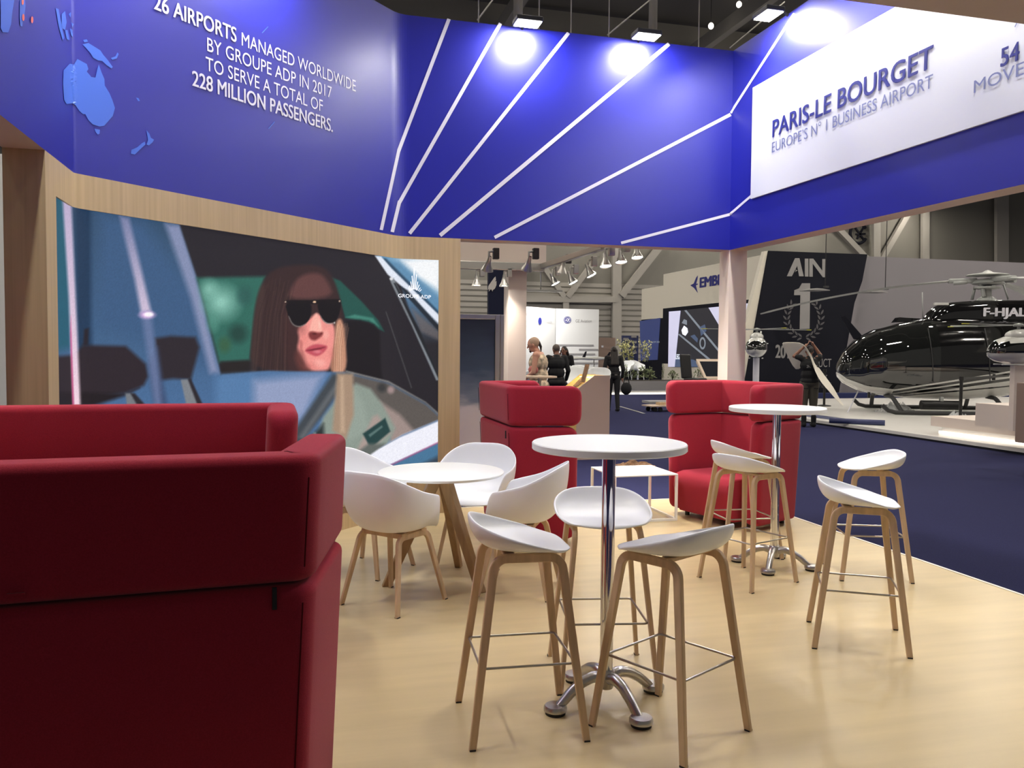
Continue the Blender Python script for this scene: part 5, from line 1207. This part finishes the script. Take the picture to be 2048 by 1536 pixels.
# clear film bunched at the front skid
def crumple(px, py, w, d, h, label, sx=1):
    c = on(px, py, 2, PT); mb = MB(); n = 16; rnd = np.random.default_rng(px); H_ = rnd.uniform(0, 1, (n, n))
    vs = [(w*(i/(n-1)-.5)*(1+.1*H_[j, i]), d*(j/(n-1)-.5), h*(.05+H_[i, j])*math.sin(PI*i/(n-1))*math.sin(PI*j/(n-1))+.003) for i in range(n) for j in range(n)]
    mb.add(vs, [(i*n+j, (i+1)*n+j, (i+1)*n+j+1, i*n+j+1) for i in range(n-1) for j in range(n-1)]); o = mb.build('plastic_film', M['film'], None); o.location = c; return tag(o, label, 'plastic film')
crumple(1790, 824, .95, .6, .30, 'crumpled clear plastic film at the front helicopter skid')
crumple(1915, 842, .55, .4, .26, 'crumpled clear plastic film at the rear helicopter skid')
# ------------------------------------------------------------------ things around the helicopter
def rotor_model(px, py, depth, yaw, s, label, zfloor=PT, col='glosswhite', front='glossglass'):
    c = campt(px, py, depth); t = thing('model_helicopter', label, 'model', (c[0], c[1], zfloor), yaw); h = c[2]-zfloor
    mb = MB(); n = 26
    prof = [(.55, .02, .02, -.04), (.52, .10, .10, -.04), (.42, .20, .19, -.02), (.25, .26, .25, 0), (0, .27, .27, .01), (-.25, .24, .25, .02), (-.45, .15, .17, .05), (-.65, .07, .08, .08), (-1.25, .035, .05, .11)]
    R_ = [[(x*s, w*s*math.cos(2*PI*k/n), h+(z+hh*math.sin(2*PI*k/n))*s) for k in range(n)] for x, w, hh, z in prof]; vs = [p for r in R_ for p in r]; A, B = [], []
    for i in range(len(R_)-1):
        for k in range(n):
            f = (i*n+k, (i+1)*n+k, (i+1)*n+(k+1) % n, i*n+(k+1) % n); x = sum(vs[q][0] for q in f)/4/s; z = (sum(vs[q][2] for q in f)/4-h)/s
            (B if x > .08 and -.06 < z < .15 else A).append(f)
    MB().add(vs, A, 0, True).build('fuselage', M[col], t, recalc=False); MB().add(vs, B, 0, True).build('windshield_glass', M[front], t, recalc=False)
    MB().ball((-.05*s, 0, h+.27*s), (.30*s, .17*s, .12*s)).build('engine_cowling', M[col], t)
    MB().tube([(0, 0, h+.34*s), (0, 0, h+.46*s)], .03*s, n=8).build('mast', M['rotor'], t); MB().lathe([(.0001, h+.44*s), (.09*s, h+.44*s), (.09*s, h+.48*s), (.0001, h+.50*s)], 14).build('rotor_hub', M['rotor'], t)
    for k in range(4):
        az = .5+k*PI/2; o = MB().box((.06*s, -.03*s, h+.455*s), (1.35*s, .03*s, h+.47*s), 0, Matrix.Rotation(az, 4, 'Z')).build('rotor_blade', M['rotor'], t)
        MB().box((1.35*s, -.03*s, h+.455*s), (1.48*s, .03*s, h+.47*s), 0, Matrix.Rotation(az, 4, 'Z')).build('blade_tip', M['yellow'], o)
    MB().prism([(-1.1, .08), (-1.35, .45), (-1.45, .45), (-1.3, .08)], (0, .02*s, h), (s, 0, 0), (0, 0, s), .04*s).build('tail_fin', M[col], t); MB().box((-1.05*s, -.25*s, h+.1*s), (-.92*s, .25*s, h+.12*s)).build('tailplane', M[col], t)
    for sy in (-1, 1): MB().tube([(.35*s, sy*.16*s, h-.27*s), (-.2*s, sy*.16*s, h-.27*s)], .016*s, n=6).build('landing_skid', M[col], t)
    return t, h
t, h = rotor_model(1513, 695, 20.0, math.radians(-104-20), .95, 'white model helicopter on a white pole, seen nose-on before the cream panel')
MB().lathe([(.075, .01), (.075, h-.25)], 16).build('stand_pole', M['white'], t); MB().lathe([(.0001, 0), (.35, 0), (.35, .02), (.075, .03)], 24).build('stand_base', M['white'], t)
# podium with lit base, white column with another model
pod = thing('lit_podium', 'low pale podium with a glowing strip along its foot, at the right edge', 'podium', (0, 0, 0))
q0 = on(1866, 866, 2, .05); q1 = on(2060, 916, 2, .05)
PX0 = 11.25
MB().box((PX0, 8.6, PT+.14), (PX0+4, 12.64, PT+.32)).build('top_slab', M['pinkwhite'], pod); MB().box((PX0+.12, 8.7, PT), (PX0+3.9, 12.5, PT+.14)).build('recessed_foot', M['coolwhite'], pod); MB().box((PX0+.05, 8.7, PT+.01), (PX0+.09, 12.5, PT+.06)).build('light_strip', M['striplight'], pod)
PZ = PT+.32
c = on(1950, 851, 2, PZ); bx = MB().box((c.x, c.y-.75, PZ), (c.x+.8, c.y, PZ+.36)).build('display_plinth', M['pinkwhite']); tag(bx, 'small pale block plinth standing on the lit podium', 'plinth')
c = on(2029, 884, 2, PZ); tb = MB().box((c.x, c.y-.8, PZ), (c.x+.8, c.y, PZ+.78)).build('display_cabinet', M['taupe'], bevel=.01); tag(tb, 'brown display cabinet cut by the right picture edge', 'cabinet')
c = on(2024, 862, 2, PZ)
t, h = rotor_model(2036, 700, float((np.array(c)-CO)@CF), math.radians(160), .80, 'large white model helicopter on a slim pale column at the right edge', PZ)
MB().box((-.07, -.07, 0), (.07, .07, h-.2)).build('stand_column', M['pinkwhite'], t)
def stanchion(px, py, label, floor=PT):
    c = on(px, py, 2, floor); t = thing('barrier_post', label, 'barrier post', c, 0)
    MB().lathe([(.0001, 0), (.18, 0), (.18, .02), (.04, .04)], 24).build('base', M['black'], t); MB().lathe([(.032, .03), (.032, .92)], 14).build('post', M['black'], t); MB().lathe([(.0001, .92), (.045, .92), (.045, 1.0), (.0001, 1.0)], 16).build('belt_head', M['black'], t); return c
s1 = stanchion(1920, 852, 'black barrier post in front of the helicopter cabin'); s2_ = stanchion(1648, 812, 'black barrier post behind the person carrying the sheet')
s3 = campt(2075, 760, 21.5)
tag(MB().bar((s1.x, s1.y, PT+.95), (s3[0], s3[1], PT+.95), .006, .05).build('barrier_belt', M['black']), 'dark belt stretched from the barrier post past the helicopter', 'belt')
c = on(1755, 849, 2, PT); d_ = Vector((-.6, .8, 0))
rl = MB().tube([(0, -.05, .055), (.0, 1.0, .055)], .055, n=16).build('carpet_roll', M['midblue']); rl.location = (c.x-.05, c.y-.2, PT); rl.rotation_euler = (0, 0, .85); tag(rl, 'rolled end of blue carpet lying on the white platform edge', 'carpet roll')
tag(MB().box((11.25, 14.6, PT), (11.75, 22.5, PT+.006)).build('carpet_strip', M['midblue']), 'narrow blue carpet strip laid along the white platform edge', 'carpet')
a = on(1718, 786, 2, PT+.6); 
tag(MB().tube([on(1695, 825, 2, PT), on(1716, 783, 1, 18.0)], .018, n=8).build('leaning_rod', M['white']), 'thin white rod leaning beside the helicopter nose', 'rod')
# ------------------------------------------------------------------ people
def cap(mb, p, q, r1, r2, n=12):
    p, q = Vector(p), Vector(q); K = 5
    mb.sweep([p.lerp(q, i/K) for i in range(K+1)], circ(1, n), radii=[r1+(r2-r1)*i/K for i in range(K+1)]); mb.ball(p, r1, n=n, m=8); mb.ball(q, r2, n=n, m=8); return mb
def skinned(mb, name, m, parent, vox=.012, it=3):
    o = mb.build(name, m, parent, weld=False, recalc=False)
    md = o.modifiers.new('union', 'REMESH'); md.mode = 'VOXEL'; md.voxel_size = vox; md.use_smooth_shade = True
    ms = o.modifiers.new('soft', 'SMOOTH'); ms.factor = .5; ms.iterations = it; return o
BASE = dict(hip=(.09, 0, .92), knee=(.10, .03, .50), ankle=(.10, -.02, .09), toe=(.11, .15, .035), sh=(.185, 0, 1.41), el=(.235, -.03, 1.13), wr=(.25, .05, .89), hd=(.25, .08, .80))
def person(label, loc, rz, H, J, wide=1., head=(0, .03, 1.585), skin='skin', outfit=None, face=(0, 1, 0)):
    k = H/1.71; t = thing('person', label, 'person', loc, rz); t.scale = (k, k, k); g = {}
    for s_, sx in (('L', -1), ('R', 1)):
        for j, v in BASE.items():
            v = J.get(j+s_, J.get(j, v)); g[j+s_] = Vector((v[0]*(sx if (j+s_) not in J else 1), v[1], v[2]))
    b = MB(); W_ = wide
    hc = Vector(head); fc = Vector(face).normalized(); side = fc.cross(Vector((0, 0, 1))).normalized(); upv = side.cross(fc)
    b.ball((0, 0, .95), (.155*W_, .115*W_, .12)); b.ball((0, 0, 1.08), (.14*W_, .11*W_, .14)); b.ball((0, .0, 1.28), (.165*W_, .12*W_, .17)); b.ball((0, -.01, 1.38), (.17, .095, .08))
    cap(b, (0, -.01, 1.40), hc-upv*.07-fc*.02, .06, .052)
    R3 = Matrix((side, fc, upv)).transposed()
    b.ball(hc+upv*.015, (.074, .092, .105), R3=R3, n=16, m=12); b.ball(hc-upv*.055+fc*.028, (.052, .06, .058), R3=R3); cap(b, hc+upv*.012+fc*.088, hc-upv*.022+fc*.108, .010, .014, 8)
    for sx in (-1, 1): b.ball(hc+side*sx*.076-upv*.005-fc*.01, (.012, .022, .032), R3=R3, n=8, m=6); b.ball(hc+side*sx*.032+upv*.028+fc*.072, (.022, .018, .010), R3=R3, n=8, m=6)
    for s_ in 'LR':
        cap(b, g['hip'+s_], g['knee'+s_], .085, .056); cap(b, g['knee'+s_], g['ankle'+s_], .056, .038); cap(b, g['ankle'+s_]+Vector((0, -.03, -.04)), g['toe'+s_], .042, .032)
        cap(b, g['sh'+s_]*.85+Vector((0, 0, .21)), g['sh'+s_], .06, .058); cap(b, g['sh'+s_], g['el'+s_], .052, .040); cap(b, g['el'+s_], g['wr'+s_], .040, .027)
        w, h_ = g['wr'+s_], g['hd'+s_]; d = (h_-w).normalized(); o_ = d.cross(Vector((0, 1, .01))).normalized(); palm = w+d*.085
        cap(b, w, w+d*.05, .024, .026, 10); b.ball(w+d*.055, (.026, .034, .04), n=10)
        f_ = d.cross(o_)
        for q, (off, L) in enumerate(((-.028, .062), (-.010, .074), (.010, .070), (.027, .054))):
            st_ = palm+f_*off; md = st_+d*L*.55+o_*.006; cap(b, w+d*.06+f_*off*.8, md, .0095, .0085, 8); cap(b, md, md+d*L*.42+o_*.022, .0085, .007, 8)
        cap(b, w+d*.03+f_*.026, w+d*.065+f_*.055, .011, .009, 8); cap(b, w+d*.065+f_*.055, w+d*.092+f_*.056, .009, .008, 8)
    skinned(b, 'body', M[skin], t, .0085, 3)
    e = MB()
    for sx in (-1, 1): e.ball(hc+side*sx*.030+upv*.014+fc*.086, (.011, .006, .006), R3=R3, n=8, m=6)
    e.build('eyes', M['eyedark'], t); e = MB()
    for sx in (-1, 1): cap(e, hc+side*sx*.016+upv*.034+fc*.090, hc+side*sx*.046+upv*.034+fc*.080, .004, .003, 6)
    e.build('eyebrows', M['hairdark'], t); e = MB(); cap(e, hc-side*.018-upv*.056+fc*.088, hc+side*.018-upv*.056+fc*.088, .006, .006, 8); e.build('mouth', M['lip'], t)
    return t, g, hc, side, fc, upv, R3
def torso_cloth(t, m, W_=1., hem=.90, sleeves=None, g=None, name='shirt', r=.012, neck=True, flare=0.):
    b = MB(); b.ball((0, 0, hem+.07), (.160*W_+r+flare, .12*W_+r+flare, .10)); b.ball((0, 0, 1.08), (.145*W_+r+flare*.5, .115*W_+r+flare*.5, .16)); b.ball((0, 0, 1.28), (.168*W_+r, .124*W_+r, .17)); b.ball((0, -.01, 1.375), (.165+r, .095+r, .075))
    if sleeves: b.ball((0, -.012, 1.435), (.085, .078, .055))
    if sleeves and g:
        for s_ in 'LR':
            cap(b, Vector((g['sh'+s_].x*.6, 0, 1.39)), g['sh'+s_], .066, .066); cap(b, g['sh'+s_], g['sh'+s_].lerp(g['el'+s_], min(1, sleeves)), .064, .054)
            if sleeves > 1: cap(b, g['el'+s_], g['el'+s_].lerp(g['wr'+s_], sleeves-1), .052, .038)
    return skinned(b, name, M[m], t, .011, 4)
def trousers(t, m, g, to=1., W_=1., r=.014, name='trousers', top=.98):
    b = MB(); b.ball((0, 0, .93), (.158*W_+r, .118*W_+r, .105))
    for s_ in 'LR':
        cap(b, g['hip'+s_], g['knee'+s_].lerp(g['hip'+s_], max(0, .5-to)*1.0), .088+r, .060+r)
        if to > .5: cap(b, g['knee'+s_], g['knee'+s_].lerp(g['ankle'+s_], (to-.5)*2), .060+r, .044+r)
    return skinned(b, name, M[m], t, .011, 4)
def shoes(t, m, g, boot=0.):
    for s_ in 'LR':
        b = MB(); cap(b, g['ankle'+s_]+Vector((0, -.035, -.045)), g['toe'+s_]+Vector((0, .02, 0)), .048, .036)
        if boot: cap(b, g['ankle'+s_]+Vector((0, 0, -.02)), g['ankle'+s_]+Vector((0, 0, boot)), .052, .056)
        skinned(b, 'shoe', M[m], t, .011, 3)
def hair(t, m, hc, R3, fc, upv, side, long=0., top=True, cut=0.):
    b = MB(); b.ball(hc+upv*.034-fc*.014, (.083, .096, .094), R3=R3, n=16, m=12)
    if long:
        for sx in (-1, -.3, .3, 1): cap(b, hc+side*sx*.05-fc*.045+upv*.02, hc+side*sx*.075-fc*(.075+.28*max(0, long-.1))-upv*long, .045, .038)
    return skinned(b, 'hair', M[m], t, .010, 3)
AW = math.radians(-14.7)
def at(px, depth): c = campt(px, 700, depth); return (c[0], c[1], -.04)
# person in floral clothes, in profile at the high table
fcd = Vector((0, 1, -.28))
t, g, hc, sd_, fc, up_, R3 = person('person in pale floral sleeveless top and shorts looking down beside a high table', at(1077, 14.4), math.radians(90-14.7-14), 1.80,
  dict(shR=(.20, .0, 1.41), elR=(.25, -.02, 1.12), wrR=(.24, .10, .90), hdR=(.22, .16, .83), shL=(-.20, 0, 1.41), elL=(-.25, .03, 1.13), wrL=(-.2, .2, 1.0), hdL=(-.16, .28, .96)), 1.22, (0, .09, 1.575), 'skin', None, fcd)
torso_cloth(t, 'floral', 1.25, .84, None, g, 'sleeveless_top', .012, flare=.03); trousers(t, 'floral', g, .45, 1.2, .03, 'shorts'); shoes(t, 'clothblack', g)
hair(t, 'hairfair', hc-fc*.012, R3, fc, up_, sd_)
b = MB(); cap(b, hc+up_*.02-fc*.10, hc-up_*.06-fc*.115, .028, .024); cap(b, hc-up_*.06-fc*.115, hc-up_*.14-fc*.10, .022, .012); skinned(b, 'ponytail', M['hairdark'], t)
b = MB(); b.ball(hc-up_*.085+fc*.07, (.026, .022, .03)); b.build('goatee', M['hairdark'], t)
b = MB(); b.ball((.168*1.22, .02, 1.17), (.03, .085, .07)); b.build('pink_print', M['pinkcloth'], t)
b = MB(); b.ball((-.168*1.22, .04, 1.17), (.03, .085, .07)); b.build('pink_print', M['pinkcloth'], t)
# person in dark suit, seen from behind
t, g, hc, sd_, fc, up_, R3 = person('person in dark suit seen from behind, between the floral person and the phone caller', at(1113, 18.0), AW+math.radians(8), 1.70, dict(el=(.26, -.04, 1.13), wr=(.24, .08, .92), hd=(.20, .15, .86)), 1.08, (0, .05, 1.58), 'skindark', None, (-.35, 1, -.2))
torso_cloth(t, 'clothblack', 1.12, .80, 1.95, g, 'jacket', .022, flare=.02); trousers(t, 'clothblack', g, 1., 1.05); shoes(t, 'clothblack', g); hair(t, 'hairgrey', hc, R3, fc, up_, sd_)
t, g, hc, sd_, fc, up_, R3 = person('person with dark hair holding a phone to the face, behind the dark suit', at(1129, 21.6), AW+math.radians(160), 1.67, dict(elR=(.24, .06, 1.16), wrR=(.10, .20, 1.42), hdR=(.075, .17, 1.52)), .95, (0, .04, 1.58), 'skindark', None, (.2, 1, -.12))
torso_cloth(t, 'clothblack', 1., .86, 1.9, g, 'jacket', .016); trousers(t, 'clothblack', g, 1.); shoes(t, 'clothblack', g); hair(t, 'hairdark', hc, R3, fc, up_, sd_, .16)
MB().box((.055, .12, 1.48), (.075, .145, 1.60)).build('phone', M['black'], t)
# person in black walking away
t, g, hc, sd_, fc, up_, R3 = person('person with long dark hair in black clothes walking away on the blue carpet', at(1228, 21.0), AW+math.radians(6), 1.67, dict(kneeL=(-.09, .08, .50), ankleL=(-.09, .16, .10), toeL=(-.10, .32, .05), kneeR=(.09, -.02, .50), ankleR=(.08, -.16, .12), toeR=(.08, -.03, .05), elR=(.235, -.06, 1.13), wrR=(.24, .02, .9), elL=(-.25, -.03, 1.13), wrL=(-.28, .04, .90), hdL=(-.29, .06, .81)), .92, (0, .03, 1.585))
torso_cloth(t, 'clothblack', .96, .93, 1.95, g, 'jacket', .014); trousers(t, 'clothblack', g, 1., .95, .008); shoes(t, 'clothblack', g); hair(t, 'hairdark', hc, R3, fc, up_, sd_, .34)
tag(MB().box((-.0, -.13, .955), (.07, -.12, .99)).build('belt_buckle', M['steel'], t), 'grey belt detail')
c = t.location; hb_ = MB().ball((0, 0, 0), (.15, .09, .16)).tube([(-.08, 0, .12), (-.04, 0, .30), (.04, 0, .30), (.08, 0, .12)], .012, n=6).build('handbag', M['clothblack']); hb_.location = (c[0]+.30, c[1]-.12, .56); tag(hb_, 'black handbag hanging from the hand of the person walking away', 'bag')
# person carrying the white sheet overhead
ML = at(1620, 17.3)
t, g, hc, sd_, fc, up_, R3 = person('person in black T-shirt and olive shorts, arms raised under a white sheet', ML, AW+math.radians(-4), 1.72, dict(shL=(-.19, 0, 1.44), shR=(.19, 0, 1.44), elL=(-.30, .08, 1.47), elR=(.24, .10, 1.50), wrL=(-.12, .03, 1.66), hdL=(-.04, .0, 1.73), wrR=(.09, .06, 1.70), hdR=(.03, .02, 1.77)), 1.04, (0, .05, 1.57), 'skindark', None, (0, 1, -.1))
torso_cloth(t, 'clothblack', 1.1, .88, .55, g, 't_shirt', .016, flare=.012); trousers(t, 'clothgrey', g, .72, 1.08, .026, 'shorts'); shoes(t, 'clothblack', g, .12); hair(t, 'hairdark', hc, R3, fc, up_, sd_)
vs, fs = text_mesh('2HEADS', .02); x0_, x1_ = vs[:, 0].min(), vs[:, 0].max(); P = np.stack([-.10+(vs[:, 0]-x0_)/(x1_-x0_)*.22, -.139-vs[:, 2], 1.235+vs[:, 1]*.055/CAP], 1); MB().add(P, fs).build('shirt_lettering', M['greyprint'], t, recalc=False)
for sx in (-1, 1): MB().box((sx*.10-.045, -.150, .80), (sx*.10+.045, -.138, .815)).build('pocket_flap', M['clothblack'], t)
# the sheet: a big flexible panel bent over the head, left half hanging behind, right half curling down to the floor
def shp(px, py, dd): return Vector(campt(px, py, dd))
top_ = [shp(1562, 684, 17.9), shp(1582, 684, 17.8), shp(1600, 684, 17.5), shp(1613, 691, 17.1), shp(1628, 722, 17.3), shp(1650, 752, 17.3), shp(1668, 775, 17.2), shp(1680, 800, 17.0), shp(1688, 811, 16.8)]
bot_ = [shp(1578, 718, 17.95), shp(1592, 745, 17.9), shp(1603, 735, 17.9), shp(1622, 716, 17.45), shp(1629, 742, 16.85), shp(1642, 766, 16.7), shp(1658, 782, 16.65), shp(1672, 800, 16.65), shp(1687, 812, 16.70)]
mb = MB(); K = 6; n = len(top_)
mb.add([top_[i].lerp(bot_[i], j/K) for i in range(n) for j in range(K+1)], [(i*(K+1)+j, (i+1)*(K+1)+j, (i+1)*(K+1)+j+1, i*(K+1)+j+1) for i in range(n-1) for j in range(K)], 0, True)
o = mb.build('white_sheet', M['sheetmat'], None, solid=.008, subsurf=1); tag(o, 'large flexible white sheet bent over the head of its carrier', 'sheet')
